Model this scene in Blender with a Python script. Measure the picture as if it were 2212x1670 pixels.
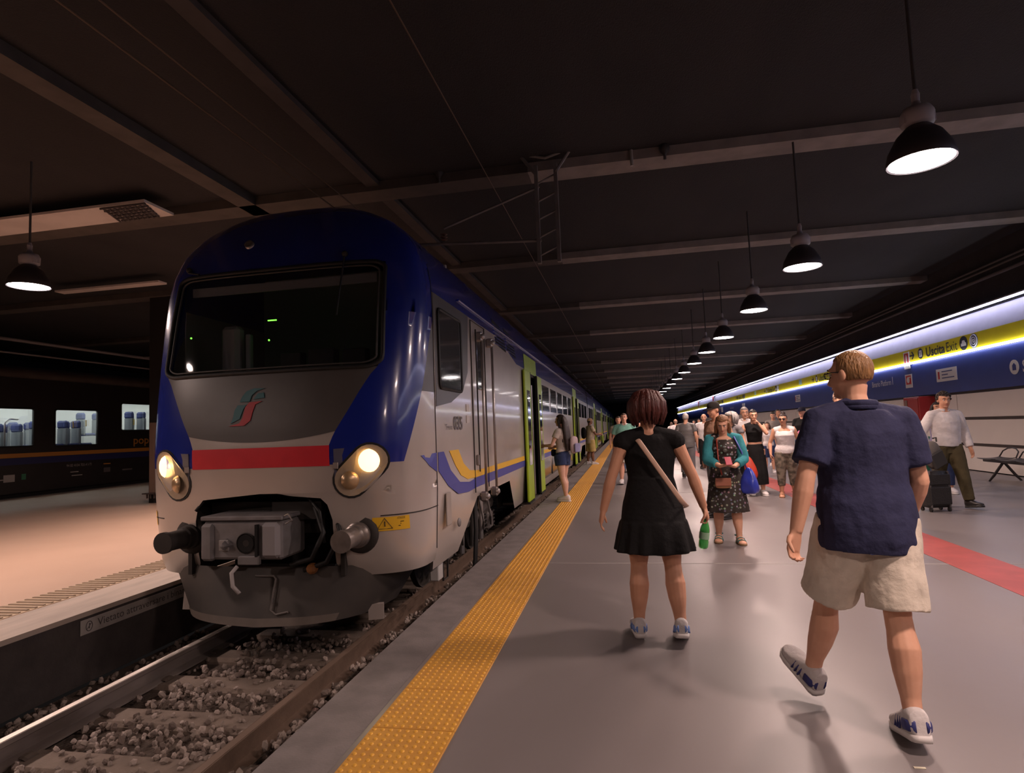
import bpy, bmesh, math, random
from mathutils import Vector, Matrix, Euler, noise
for o in list(bpy.data.objects): bpy.data.objects.remove(o)
scene = bpy.context.scene
C = scene.collection
random.seed(7)
PI = math.pi
def R(d): return math.radians(d)

# ------------------------------------------------------------------ camera
F_PX, PITCH, YAW, ROLL, CAM_H = 1279.79, .07288, .18531, .03925, 1.47
cyw, syw = math.cos(YAW), math.sin(YAW)
_f = Vector((-syw, cyw, 0)); _r = Vector((cyw, syw, 0)); _u = Vector((0, 0, 1))
CF = _f*math.cos(PITCH) + _u*math.sin(PITCH)
_u2 = _u*math.cos(PITCH) - _f*math.sin(PITCH)
CR = _r*math.cos(ROLL) - _u2*math.sin(ROLL)
CU = _u2*math.cos(ROLL) + _r*math.sin(ROLL)
cd = bpy.data.cameras.new('camera'); cam = bpy.data.objects.new('camera', cd); C.objects.link(cam)
cd.sensor_width = 36; cd.lens = F_PX/2212*36; cd.clip_end = 400; cd.clip_start = .05
M = Matrix((CR, CU, -CF)).transposed().to_4x4(); M.translation = Vector((0, 0, CAM_H)); cam.matrix_world = M
scene.camera = cam
def ray(px, py): return CF + CR*((px-1106)/F_PX) + CU*((835-py)/F_PX)
def ground(px, py, z=0):                       # the point of the floor a photo pixel looks at
    d = ray(px, py); t = (z-CAM_H)/d.z
    return Vector((d.x*t, d.y*t, z))
def stature(foot, head):                       # height of somebody standing at a floor point
    g = ground(*foot); d = ray(*head)
    return CAM_H + d.z*math.hypot(g.x, g.y)/math.hypot(d.x, d.y)

# ------------------------------------------------------------------ world, exposure
w = bpy.data.worlds.new('hall_darkness'); scene.world = w; w.use_nodes = True
w.node_tree.nodes['Background'].inputs[0].default_value = (.9, .75, .72, 1)
w.node_tree.nodes['Background'].inputs[1].default_value = .006
vs = scene.view_settings; vs.view_transform = 'Standard'; vs.look = 'None'; vs.gamma = 1; vs.use_curve_mapping = False
vs.exposure = 0.22
scene.cycles.max_bounces = 6
LAMP_COL = (1, .71, .61)

# ------------------------------------------------------------------ helpers
def tag(o, label=None, cat=None, group=None, kind=None):
    if label: o['label'] = label
    if cat: o['category'] = cat
    if group: o['group'] = group
    if kind: o['kind'] = kind
    return o
def empty(name, loc=(0, 0, 0), rz=0, label=None, cat=None, group=None, kind=None, parent=None):
    o = bpy.data.objects.new(name, None); C.objects.link(o); o.location = loc; o.rotation_euler = (0, 0, rz)
    o.empty_display_size = .1
    if parent: o.parent = parent
    return tag(o, label, cat, group, kind)
def copy_tree(o, parent=None):
    c = o.copy(); C.objects.link(c); c.parent = parent
    for ch in o.children: copy_tree(ch, c)
    return c

MATS = {}
def mat(name, col=(.5, .5, .5), rough=.6, metal=0, emit=0, ecol=None, noise_amt=0, scale=8, bump=0, bscale=60,
        spec=.5, stretch=(1, 1, 1), col2=None, trans=0, alpha=1, detail=4, coat=0, rnoise=0):
    if name in MATS: return MATS[name]
    m = bpy.data.materials.new(name); m.use_nodes = True; nt = m.node_tree; b = nt.nodes['Principled BSDF']
    def n(t, **k):
        x = nt.nodes.new(t)
        for a, v in k.items(): setattr(x, a, v)
        return x
    L = nt.links.new
    b.inputs['Base Color'].default_value = (*col, 1); b.inputs['Roughness'].default_value = rough
    b.inputs['Metallic'].default_value = metal; b.inputs['Specular IOR Level'].default_value = spec
    b.inputs['Transmission Weight'].default_value = trans; b.inputs['Alpha'].default_value = alpha
    b.inputs['Coat Weight'].default_value = coat; b.inputs['Coat Roughness'].default_value = .08
    if emit:
        b.inputs['Emission Color'].default_value = (*(ecol or col), 1); b.inputs['Emission Strength'].default_value = emit
    tc = None
    if noise_amt or bump or rnoise:
        tc = n('ShaderNodeTexCoord'); mp = n('ShaderNodeMapping'); mp.inputs['Scale'].default_value = stretch
        L(tc.outputs['Object'], mp.inputs['Vector'])
    if noise_amt or rnoise:
        nz = n('ShaderNodeTexNoise'); nz.inputs['Scale'].default_value = scale; nz.inputs['Detail'].default_value = detail
        L(mp.outputs[0], nz.inputs['Vector'])
    if noise_amt:
        rp = n('ShaderNodeValToRGB'); c2 = col2 or tuple(c*.55 for c in col)
        rp.color_ramp.elements[0].position = .5-.5*noise_amt*.6 if noise_amt < 1 else .35
        rp.color_ramp.elements[1].position = .62
        rp.color_ramp.elements[0].color = (*[a*(1-noise_amt)+b_*noise_amt for a, b_ in zip(col, c2)], 1)
        rp.color_ramp.elements[1].color = (*col, 1)
        L(nz.outputs['Fac'], rp.inputs[0]); L(rp.outputs[0], b.inputs['Base Color'])
    if rnoise:
        mr = n('ShaderNodeMapRange'); mr.inputs[1].default_value = .35; mr.inputs[2].default_value = .65
        mr.inputs[3].default_value = rough-rnoise; mr.inputs[4].default_value = rough+rnoise
        L(nz.outputs['Fac'], mr.inputs[0]); L(mr.outputs[0], b.inputs['Roughness'])
    if bump:
        bn = n('ShaderNodeTexNoise'); bn.inputs['Scale'].default_value = bscale; bn.inputs['Detail'].default_value = 3
        bp = n('ShaderNodeBump'); bp.inputs['Strength'].default_value = bump; bp.inputs['Distance'].default_value = .02
        L(mp.outputs[0], bn.inputs['Vector']); L(bn.outputs['Fac'], bp.inputs['Height']); L(bp.outputs[0], b.inputs['Normal'])
    MATS[name] = m
    return m

class MB:                                       # collects shapes, builds ONE mesh object
    def __init__(s): s.v = []; s.f = []; s.m = []; s.mi = 0
    def add(s, vs, fs):
        k = len(s.v); s.v += [tuple(v) for v in vs]; s.f += [tuple(i+k for i in f) for f in fs]; s.m += [s.mi]*len(fs); return s
    def box(s, c, d, rot=None, bev=0):
        hx, hy, hz = d[0]/2, d[1]/2, d[2]/2; c = Vector(c)
        if bev <= 0:
            p = [Vector((x, y, z)) for x in (-hx, hx) for y in (-hy, hy) for z in (-hz, hz)]
            fs = [(0, 1, 3, 2), (4, 6, 7, 5), (0, 4, 5, 1), (2, 3, 7, 6), (0, 2, 6, 4), (1, 5, 7, 3)]
        else:
            b = min(bev, hx*.99, hy*.99, hz*.99)
            p = []; fs = []
            idx = {}
            for sx in (-1, 1):
                for sy in (-1, 1):
                    for sz in (-1, 1):
                        for ax in range(3):
                            q = Vector((sx*hx, sy*hy, sz*hz))
                            for a in range(3):
                                if a != ax: q[a] -= (sx, sy, sz)[a]*b
                            idx[(sx, sy, sz, ax)] = len(p); p.append(q)
            S = (-1, 1)
            for ax in range(3):
                a, b2 = [i for i in range(3) if i != ax]
                for s0 in S:
                    quad = []
                    for (u, v_) in ((-1, -1), (1, -1), (1, 1), (-1, 1)):
                        k = [0, 0, 0]; k[ax] = s0; k[a] = u; k[b2] = v_; quad.append(idx[(*k, ax)])
                    fs.append(quad)
                for u in S:
                    for v_ in S:
                        q = []
                        for t in S:
                            k = [0, 0, 0]; k[ax] = t; k[a] = u; k[b2] = v_
                            q.append((idx[(*k, a)], idx[(*k, b2)]))
                        fs.append((q[0][0], q[0][1], q[1][1], q[1][0]))
            for sx in S:
                for sy in S:
                    for sz in S: fs.append([idx[(sx, sy, sz, a)] for a in range(3)])
        if rot is not None: p = [rot @ q for q in p]
        return s.add([q+c for q in p], fs)
    def tube(s, path, rad, n=10, caps=True, side=None, closed=False):
        P = [Vector(p) for p in path]; k = len(P); rings = []
        prev = None
        for i in range(k):
            if closed: t = (P[(i+1) % k]-P[i-1])
            else: t = P[min(i+1, k-1)]-P[max(i-1, 0)]
            t = t.normalized() if t.length > 1e-9 else Vector((0, 0, 1))
            if side is not None: a = Vector(side); a = (a-t*a.dot(t))
            elif prev is None:
                a = Vector((1, 0, 0)) if abs(t.x) < .8 else Vector((0, 1, 0)); a = a-t*a.dot(t)
            else: a = prev-t*prev.dot(t)
            if a.length < 1e-6: a = t.orthogonal()
            a.normalize(); prev = a; b = t.cross(a)
            r = rad[i] if isinstance(rad, (list, tuple)) else rad
            ra, rb = r if isinstance(r, (list, tuple)) else (r, r)
            rings.append([P[i]+a*(ra*math.cos(2*PI*j/n))+b*(rb*math.sin(2*PI*j/n)) for j in range(n)])
        vs = [v for r_ in rings for v in r_]; fs = []
        for i in range(k if closed else k-1):
            i2 = (i+1) % k
            for j in range(n): fs.append((i*n+j, i*n+(j+1) % n, i2*n+(j+1) % n, i2*n+j))
        if caps and not closed: fs.append(tuple(reversed(range(n)))); fs.append(tuple(range((k-1)*n, k*n)))
        return s.add(vs, fs)
    def cyl(s, a, b, r0, r1=None, n=14): return s.tube([a, b], [r0, r0 if r1 is None else r1], n)
    def ball(s, c, r, n=12, m=8, rot=None):
        rr = r if isinstance(r, (list, tuple)) else (r, r, r); c = Vector(c); vs = []; fs = []
        for i in range(m+1):
            th = PI*i/m
            for j in range(n):
                ph = 2*PI*j/n
                q = Vector((rr[0]*math.sin(th)*math.cos(ph), rr[1]*math.sin(th)*math.sin(ph), rr[2]*math.cos(th)))
                vs.append((rot @ q if rot is not None else q)+c)
        for i in range(m):
            for j in range(n): fs.append((i*n+j, (i+1)*n+j, (i+1)*n+(j+1) % n, i*n+(j+1) % n))
        return s.add(vs, fs)
    def lathe(s, prof, c, n=24, axis=(0, 0, 1)):
        q = Vector((0, 0, 1)).rotation_difference(Vector(axis)).to_matrix(); c = Vector(c); vs = []; fs = []; k = len(prof)
        for r, z in prof:
            for j in range(n): vs.append(q @ Vector((r*math.cos(2*PI*j/n), r*math.sin(2*PI*j/n), z))+c)
        for i in range(k-1):
            for j in range(n): fs.append((i*n+j, i*n+(j+1) % n, (i+1)*n+(j+1) % n, (i+1)*n+j))
        return s.add(vs, fs)
    def grid(s, fn, us, vs_):
        nu, nv = len(us), len(vs_); p = [fn(u, v) for u in us for v in vs_]
        return s.add(p, [(i*nv+j, (i+1)*nv+j, (i+1)*nv+j+1, i*nv+j+1) for i in range(nu-1) for j in range(nv-1)])
    def prism(s, poly, fn, d0, d1):                # poly in 2D, fn(a,b,depth) -> 3D
        n = len(poly); vs = [fn(a, b, d0) for a, b in poly]+[fn(a, b, d1) for a, b in poly]
        fs = [tuple(range(n)), tuple(reversed(range(n, 2*n)))]+[(i, i+n, (i+1) % n+n, (i+1) % n) for i in range(n)]
        return s.add(vs, fs)
    def build(s, name, mats, parent=None, smooth=False, label=None, cat=None, group=None, kind=None, loc=None, auto=None):
        me = bpy.data.meshes.new(name); me.from_pydata([tuple(v) for v in s.v], [], s.f)
        mats = mats if isinstance(mats, (list, tuple)) else [mats]
        for m in mats: me.materials.append(m)
        if len(mats) > 1: me.polygons.foreach_set('material_index', s.m)
        if smooth: me.polygons.foreach_set('use_smooth', [True]*len(me.polygons))
        me.update(); me.validate()
        bm = bmesh.new(); bm.from_mesh(me); bmesh.ops.remove_doubles(bm, verts=bm.verts, dist=1e-6)
        bmesh.ops.recalc_face_normals(bm, faces=bm.faces); bm.to_mesh(me); bm.free()
        if smooth and auto: me.set_sharp_from_angle(angle=R(auto))
        o = bpy.data.objects.new(name, me); C.objects.link(o)
        if parent: o.parent = parent
        if loc: o.location = loc
        return tag(o, label, cat, group, kind)

_tc = {}
def text_mesh(txt, bold=0.0):
    if (txt, bold) in _tc: return _tc[(txt, bold)].copy()
    cu = bpy.data.curves.new('lettering', 'FONT'); cu.body = txt; cu.size = 1; cu.align_x = 'LEFT'; cu.offset = bold; cu.resolution_u = 3
    o = bpy.data.objects.new('lettering', cu); C.objects.link(o)
    dg = bpy.context.evaluated_depsgraph_get(); me = bpy.data.meshes.new_from_object(o.evaluated_get(dg))
    bpy.data.objects.remove(o); _tc[(txt, bold)] = me
    return me.copy()
def lettering(txt, origin, right, up, size, material, parent=None, width=None, name='lettering', bold=0.0):
    me = text_mesh(txt, bold); r = Vector(right).normalized(); u = Vector(up).normalized(); xs = [v.co.x for v in me.vertices] or [0, 1]
    sx = size if width is None else width/(max(xs)-min(xs)); x0 = min(xs)
    for v in me.vertices: v.co = Vector(origin)+r*((v.co.x-x0)*sx)+u*(v.co.y*size)
    me.materials.clear(); me.materials.append(material)
    o = bpy.data.objects.new(name, me); C.objects.link(o)
    if parent: o.parent = parent
    return o
# ------------------------------------------------------------------ the setting
EDGE, LEDGE, WALLX, RAILZ, XC = -1.66, -4.82, 8.5, -.44, -3.34
FARX = -18.3
floor_m = mat('platform_resin', (.19, .167, .165), .36, noise_amt=.3, scale=.7, col2=(.145, .126, .125), rnoise=.06, detail=2, stretch=(1, .5, 1), bump=.03, bscale=9, spec=.45)
edge_m = mat('edge_concrete', (.21, .185, .18), .75, noise_amt=.5, scale=6, bump=.15, bscale=80)
under_m = mat('platform_face', (.055, .045, .042), .9, noise_amt=.6, scale=5, bump=.4, bscale=30)
beige_m = mat('left_platform_terrazzo', (.47, .32, .235), .55, noise_amt=.4, scale=.9, col2=(.40, .27, .195), detail=4, bump=.05)
dark_m = mat('tunnel_dark', (.035, .03, .03), .95, noise_amt=.5, scale=2, bump=.5, bscale=20)
net_m = mat('ceiling_black', (.024, .021, .022), .95, noise_amt=.6, scale=1.1, bump=.4, bscale=90, stretch=(1, .4, 1))
beam_m = mat('beam_concrete', (.24, .205, .19), .85, noise_amt=.5, scale=3, bump=.15)
YN, YF = -4.0, 112.0
def slab(name, x0, x1, y0, y1, z0, z1, m, parent=None, **k): return MB().box(((x0+x1)/2, (y0+y1)/2, (z0+z1)/2), (x1-x0, y1-y0, z1-z0)).build(name, m, parent, **k)
fl = slab('floor', EDGE+.02, WALLX, YN, YF, -.62, 0, [floor_m], kind='structure')
slab('platform_edge_face', EDGE-.01, EDGE+.02, YN, YF, -.62, -.05, under_m, fl)
slab('platform_edge_slab', EDGE-.04, EDGE+.30, YN, YF, -.05, .004, edge_m, fl)
jm = mat('floor_joint', (.33, .30, .29), .6)
for y in (6.55, 13.1, 19.6, 26.2):
    slab('floor_joint', EDGE+.31, WALLX-.02, y, y+.014, -.01, .0025, jm, fl)
slab('red_path_inlay', 3.02, 3.55, YN, YF, -.01, .003, mat('red_resin', (.36, .075, .065), .45, noise_amt=.4, scale=4), fl)
# raised yellow tactile tiles with domes
tm = mat('tactile_yellow', (.60, .30, .045), .55, noise_amt=.45, scale=7, col2=(.42, .19, .05), bump=.1, bscale=120)
dm = mat('tactile_dome_yellow', (.74, .38, .04), .5)
strip = empty('tactile_strip', (-1.111, 0, 0), label='yellow tactile warning strip with raised domes along the platform edge', kind='structure')
TL = .45
tile = MB().box((0, TL/2, .002), (.43, TL-.004, .012), bev=.002)
t0 = tile.build('tactile_tile', tm, strip)
dmb = MB()
for i in range(10):
    for j in range(10):
        x, y = -.43/2+.0215+.043*i, .0225+.045*j; r = .0125
        dmb.lathe([(r, .008), (r*.85, .0115), (r*.5, .0135), (.0005, .0142)], (x, y, 0), 7)
d0 = dmb.build('domes', dm, t0, smooth=True, kind='stuff')
for k in range(1, 140):
    y = 1.1+TL*k
    c = t0.copy(); C.objects.link(c); c.location = (0, y, 0)
    if k < 60: q = d0.copy(); C.objects.link(q); q.parent = c
t0.location = (0, 1.1, 0)
# left platform
lp = slab('floor_left', FARX, LEDGE-.02, YN, YF, -.62, 0, beige_m, kind='structure')
slab('platform_edge_face', LEDGE-.02, LEDGE+.01, YN, YF, -.62, -.04, under_m, lp)
slab('platform_edge_slab', LEDGE-.56, LEDGE+.02, YN, YF, -.04, .003, mat('left_edge_stone', (.46, .38, .32), .6, noise_amt=.5, scale=3, stretch=(2, .4, 1)), lp)
ls = empty('tactile_strip', (-5.62, 0, 0), label='pale ribbed tactile strip along the opposite platform edge', kind='structure')
slab('strip_base', -.22, .22, YN, 40, 0, .004, mat('left_tactile', (.48, .36, .24), .7, noise_amt=.3, scale=6), ls)
rb = MB().box((0, 0, .008), (.40, .028, .008), bev=.002).build('rib', mat('left_rib', (.26, .19, .13), .8), ls); rb.location = (0, 2.8, 0)
for k in range(1, 110):
    c = rb.copy(); C.objects.link(c); c.location = (0, 2.8+.078*k, 0)
slab('far_edge_line', FARX, FARX+.3, YN, YF, 0, .003, mat('far_edge', (.16, .13, .12), .8), lp)
# warning plate on the left platform face
wp = empty('warning_plate', (LEDGE+.012, 4.55, -.2), label='grey plate forbidding crossing the tracks on the opposite platform face', cat='sign')
MB().box((.006, .66, .07), (.01, 1.34, .13), bev=.003).build('plate', mat('plate_grey', (.34, .31, .29), .6, noise_amt=.4, scale=5), wp)
pk = mat('plate_print', (.06, .05, .05), .7)
lettering('Vietato attraversare i binari', (.013, .16, .045), (0, 1, 0), (0, 0, 1), .095, pk, wp, width=1.10)
m = MB(); m.tube([(.0125, .075+.032*math.cos(t), .07+.042*math.sin(t)) for t in [2*PI*i/16 for i in range(16)]], .0035, 5, closed=True); m.cyl((.0125, .055, .05), (.0125, .095, .09), .003, n=5); m.ball((.0125, .078, .088), (.002, .007, .008)); m.cyl((.0125, .075, .05), (.0125, .078, .08), .004, n=5)
m.build('no_walking_symbol', pk, wp)
# track bed, sleepers, rails
bed_m = mat('track_dirt', (.105, .078, .062), .95, noise_amt=.6, scale=6, bump=.9, bscale=45, detail=8)
tb = slab('ground_track_bed', LEDGE, EDGE, YN, YF, -.9, -.655, bed_m, kind='structure')
slab('ground_track_bed_far', FARX-5, FARX, YN, YF, -.9, -.6, bed_m, kind='structure')
sl_m = mat('sleeper_concrete', (.20, .155, .125), .9, noise_amt=.5, scale=5, bump=.3, bscale=50)
s0 = MB().box((0, 0, -.10), (2.3, .26, .20), bev=.03).build('sleeper', sl_m, tb); s0.location = (XC, 1.6, -.60)
for k in range(1, 60):
    c = s0.copy(); C.objects.link(c); c.location = (XC, 1.6+.62*k, -.60)
rail_prof = [(-.036, 0), (.036, 0), (.036, -.035), (.010, -.05), (.010, -.135), (.075, -.155), (.075, -.17), (-.075, -.17), (-.075, -.155), (-.010, -.135), (-.010, -.05), (-.036, -.035)]
def rail(x, lab):
    r = empty('rail', (x, 0, RAILZ), label=lab, cat='rail', group=None)
    MB().prism(rail_prof, lambda a, b, d: (a, d, b), YN, YF).build('rail_profile', mat('rail_rust', (.17, .115, .085), .6, metal=.3, noise_amt=.5, scale=8, bump=.1) if x > XC else mat('rail_dusty', (.27, .23, .21), .5, metal=.3, noise_amt=.8, scale=5, col2=(.08, .06, .05), stretch=(1, .3, 1)), r)
    MB().box((0, (YN+YF)/2, .001), (.052, YF-YN, .003)).build('running_surface', mat('polished_steel' if x < XC else 'dusty_steel', (.85, .78, .72) if x < XC else (.2, .14, .105), .38 if x < XC else .6, metal=1 if x < XC else .2), r)
    for sx_ in (-.09, .09):
        c0 = MB().tube([(sx_*.7, 0, -.146), (sx_, 0, -.148), (sx_*1.3, 0, -.158)], [(.05, .016)]*3, 8, side=(0, 1, 0)).build('rail_clip', mat('clip_steel', (.11, .085, .07), .7), r); c0.location = (0, 1.6, 0)
        for k in range(1, 16):
            c = c0.copy(); C.objects.link(c); c.location = (0, 1.6+.62*k, 0)
rail(XC+.80, 'dull brown rail of the track beside the yellow-striped platform')
rail(XC-.80, 'shiny-topped rail of the track beside the opposite platform')
# ballast: real stones
st_m = [mat('stone_a', (.30, .245, .21), .9, noise_amt=.4, scale=20), mat('stone_b', (.17, .13, .11), .9, noise_amt=.4, scale=20), mat('stone_c', (.40, .33, .29), .9, noise_amt=.3, scale=20)]
rs = random.Random(3)
def stone_mesh(i):
    b = bmesh.new(); bmesh.ops.create_icosphere(b, subdivisions=1, radius=1)
    for v in b.verts: v.co *= rs.uniform(.62, 1.15)
    me = bpy.data.meshes.new('ballast_stone'); b.to_mesh(me); b.free(); me.materials.append(st_m[i % 3 if i < 9 else 0]); return me
SM_ = [stone_mesh(i) for i in range(10)]
spots = []
for _ in range(19000):
    y = 1.9+38*rs.random()**3.0; x = rs.uniform(LEDGE+.05, EDGE-.02)
    dx1, dx2 = abs(x-(XC+.8)), abs(x-(XC-.8))
    if dx1 < .10 or dx2 < .10: continue
    if y > 6 and x < -2.9: continue
    ph = ((y-1.6) % .62); onsl = min(ph, .62-ph) < .135
    between = XC-.72 < x < XC+.72
    if onsl and abs(x-XC) < 1.16 and rs.random() < (.72 if between else .5): continue
    if between and abs(x-XC) > .52 and rs.random() < .6: continue
    if x < XC-.9 and rs.random() < .35: continue
    r = rs.uniform(.016, .032)
    z = -.645+r*.5+(.12 if x > XC+.92 else 0)+(.05 if between and not onsl else 0)*rs.random()
    if onsl and abs(x-XC) < 1.16: z = -.60+r*.5
    spots.append((x, y, z, r))
spots.sort(key=lambda s: -s[3]/math.hypot(s[0], s[1], s[2]-1.47))
vis = [s for s in spots if s[1] < 6 and s[1] > 2.2]
near = vis[:300]; ns = set(id(s) for s in near)
for x, y, z, r in near:
    o = bpy.data.objects.new('ballast_stone', rs.choice(SM_)); C.objects.link(o); o.location = (x, y, z); o.scale = (r*1.25, r, r*.8)
    o.rotation_euler = (rs.uniform(0, 6), rs.uniform(0, 6), rs.uniform(0, 6))
    o.parent = tb
m = MB()
base = [[v.co.copy() for v in me.vertices] for me in SM_]; bf = [[tuple(p.vertices) for p in me.polygons] for me in SM_]
for s in spots:
    if id(s) in ns: continue
    x, y, z, r = s; k = rs.randrange(10); e = Euler((rs.uniform(0, 6), rs.uniform(0, 6), rs.uniform(0, 6))).to_matrix(); m.mi = rs.randrange(3)
    m.add([e @ Vector((v.x*r*1.25, v.y*r, v.z*r*.8))+Vector((x, y, z)) for v in base[k]], bf[k])
me = bpy.data.meshes.new('ballast'); me.from_pydata(m.v, [], m.f)
for q in st_m: me.materials.append(q)
me.polygons.foreach_set('material_index', m.m); me.update()
o = bpy.data.objects.new('ballast', me); C.objects.link(o); tag(o, kind='stuff'); o.parent = tb
# litter on the ballast by the platform edge
for n_, (px, py, lab, col, sc) in enumerate([(612, 1597, 'crumpled whitish paper scrap on ballast nearest the camera', (.5, .45, .43), (.05, .03, .02)), (681, 1535, 'round pinkish litter scrap on ballast below platform edge', (.6, .42, .38), (.025, .022, .018)), (812, 1418, 'small white litter scrap on ballast near train skirt', (.6, .58, .55), (.025, .02, .015))]):
    p = ground(px, py, -.57); q = MB(); q.ball((0, 0, 0), sc, 9, 6); q.v = [tuple(Vector(v)*(1+.35*noise.noise(Vector(v)*60+Vector((n_, 0, 0))))) for v in q.v]
    oo = q.build('litter', mat('litter_%d' % n_, col, .8), label=lab, cat='litter'); oo.location = p
# ------------------------------------------------------------------ ceiling, beams, pier
CEIL = 5.34
slab('ceiling', -26, 9.2, YN, YF, CEIL, CEIL+.2, net_m, kind='structure')
slab('wall_end', -26, 9.2, YF, YF+.2, -.9, CEIL, dark_m, kind='structure')
slab('wall_left', -26.2, -26, YN, YF, -.9, CEIL, dark_m, kind='structure')
slab('wall_back', -26, 9.2, YN-.2, YN, -.9, CEIL, dark_m, kind='structure')
bY = [8.3, 12.9, 18.3, 23.9, 29.6, 35.4, 41.2, 47, 53, 59, 65, 71, 77, 83]
for i, y in enumerate([-2.2, 2.9]+bY):
    o = slab('trim_%d' % (i+1), -1.2, WALLX+.6, y, y+.42, 5.20, CEIL, beam_m, kind='structure'); slab('trim_%d' % (i+21), -26, -1.2, y, y+.42, 5.20, CEIL, mat('beam_dark', (.085, .070, .062), .9, noise_amt=.5, scale=3), kind='structure')  # beam stretch over the tracks and left platform has a darker tone
for i, (x, wd, z0, mm_) in enumerate([(-5.75, .30, 5.2, MATS['beam_dark']), (-3.60, .20, 5.27, mat('beam_dark2', (.055, .045, .042), .9, noise_amt=.5, scale=3))]):  # lengthwise beams: the same dark tone, then a still darker one
    slab('trim_%d' % (40+i), x-wd/2, x+wd/2, YN, YF, z0, CEIL, mm_, kind='structure')
# pale soffit panels over the left platform
sf_m = mat('soffit_white', (.62, .55, .52), .7, noise_amt=.25, scale=2)
slab('trim_50', -13.5, -6.95, 7.55, 8.15, 5.12, 5.16, sf_m, kind='structure')
slab('trim_51', -13.0, -10.2, 11.5, 11.75, 5.12, 5.16, sf_m, kind='structure')
mm_ = MB()
for k in range(9): mm_.cyl((-7.7+.09*k, 7.57, 5.10), (-7.9+.09*k, 8.1, 5.10), .014, n=6)
for k in range(6): mm_.cyl((-7.75-.02*k, 7.57+.10*k, 5.10), (-6.95-.04*k, 7.57+.10*k, 5.10), .014, n=6)
mm_.build('ceiling_grille', mat('grille_dark', (.05, .04, .04), .8), label='dark wire grille in the ceiling beside the pale soffit', cat='grille')
slab('wall_pier', -11.78, -9.2, 13.0, 14.2, -.02, CEIL, mat('pier_black', (.012, .010, .010), .9), kind='structure')
slab('wall_pier_corner', -11.68, -11.56, 12.9, 13.05, .25, 2.0, mat('pier_trim', (.16, .10, .075), .7), kind='structure')
q = empty('wall_bracket', (-11.6, 12.86, .25), label='small iron bracket at the foot of the dark pier', cat='bracket')
MB().box((0, 0, 0), (.34, .18, .03)).build('plate', mat('iron', (.08, .06, .055), .6, metal=.5), q)
for xx in (-.1, 0, .1): MB().cyl((xx, 0, -.02), (xx, 0, -.12), .022, n=8).build('bolt', MATS['iron'], q)
# overhead line over the track and its drop post
steel = mat('galvanised', (.22, .20, .19), .6, metal=.4, noise_amt=.4, scale=6)
for x, z, lab in ((XC-.06, 4.30, 'lower contact wire of the overhead line above the train'), (XC+.02, 4.46, 'upper carrier wire of the overhead line above the train'), (-1.75, 5.1, 'single cable strung along the ceiling right of the train')):
    MB().cyl((x, YN+.02, z), (x, YF-.02, z), .008, n=6).build('overhead_wire', mat('copper_wire', (.12, .075, .045), .6, metal=.4), label=lab, cat='wire')
dp = empty('overhead_line_post', (-.92, 8.15, 3.80), label='lattice drop post of the overhead line hanging from first ceiling beam', cat='post')
for x in (-.14, .14):
    MB().box((x, 0, .70), (.05, .08, 1.42)).build('upright', steel, dp)
m = MB()
for k in range(5): m.cyl((-.14, 0, .1+.26*k), (.14, 0, .22+.26*k), .014, n=6)
m.build('lacing', steel, dp)
for s in (-1, 1):
    MB().tube([(s*.14, -.02, 1.28), (s*.42, -.02, 1.66), (s*.5, -.02, 1.68)], .025, 8).build('brace', steel, dp)
    MB().box((s*.46, 0, 1.62), (.10, .16, .12), bev=.01).build('clamp', steel, dp)
MB().tube([(-.46, -.02, 1.62), (0, -.02, 1.5), (.46, -.02, 1.62)], .02, 8).build('saddle', steel, dp)
MB().tube([(-.1, 0, 1.1), (-1.5, -.1, .60)], .016, 6).build('tie_rod', steel, dp)
MB().tube([(-.1, 0, .32), (-1.9, -.1, .40)], .022, 8).build('cantilever', steel, dp)
for k in range(3): MB().lathe([(.02, 0), (.055, .015), (.02, .03)], (-1.5, -.1, .42+.04*k), 10).build('insulator', mat('porcelain', (.14, .08, .06), .3), dp)
# loudspeaker-like bells and conduits on the first beam
for px, py, lab in ((1435, 320, 'small dark bell fitting fixed on the first ceiling beam'), (948, 372, 'small dark bell fitting on the beam above the train')):
    d = ray(px, py); t = 8.27/d.y; p = Vector((0, 0, CAM_H))+d*t
    MB().lathe([(.0, .10), (.05, .08), (.075, 0), (.06, -.05), (.02, -.09), (.02, -.16), (0, -.16)], p, 14).build('bell', mat('bell_dark', (.03, .025, .025), .7), smooth=True, label=lab, cat='bell')
d = ray(1363, 320); t = 8.275/d.y; p = Vector((0, 0, CAM_H))+d*t
MB().cyl((p.x, p.y, 5.10), (p.x, p.y, 5.33), .022, n=8).build('conduit_drop', mat('conduit_grey', (.3, .28, .27), .5), label='short grey conduit drop on the first ceiling beam', cat='conduit')
# upper right wall conduits
for i, (z, r) in enumerate(((4.55, .04), (4.72, .025), (4.82, .025))):
    MB().cyl((WALLX-.12, YN+.02, z), (WALLX-.12, YF-.02, z), r, n=8).build('cable_conduit', mat('conduit_dark', (.10, .085, .08), .7), label=['lowest and thickest dark conduit high on the right wall', 'middle thin dark conduit high on the right wall', 'topmost thin dark conduit high on the right wall'][i], cat='conduit')
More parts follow.
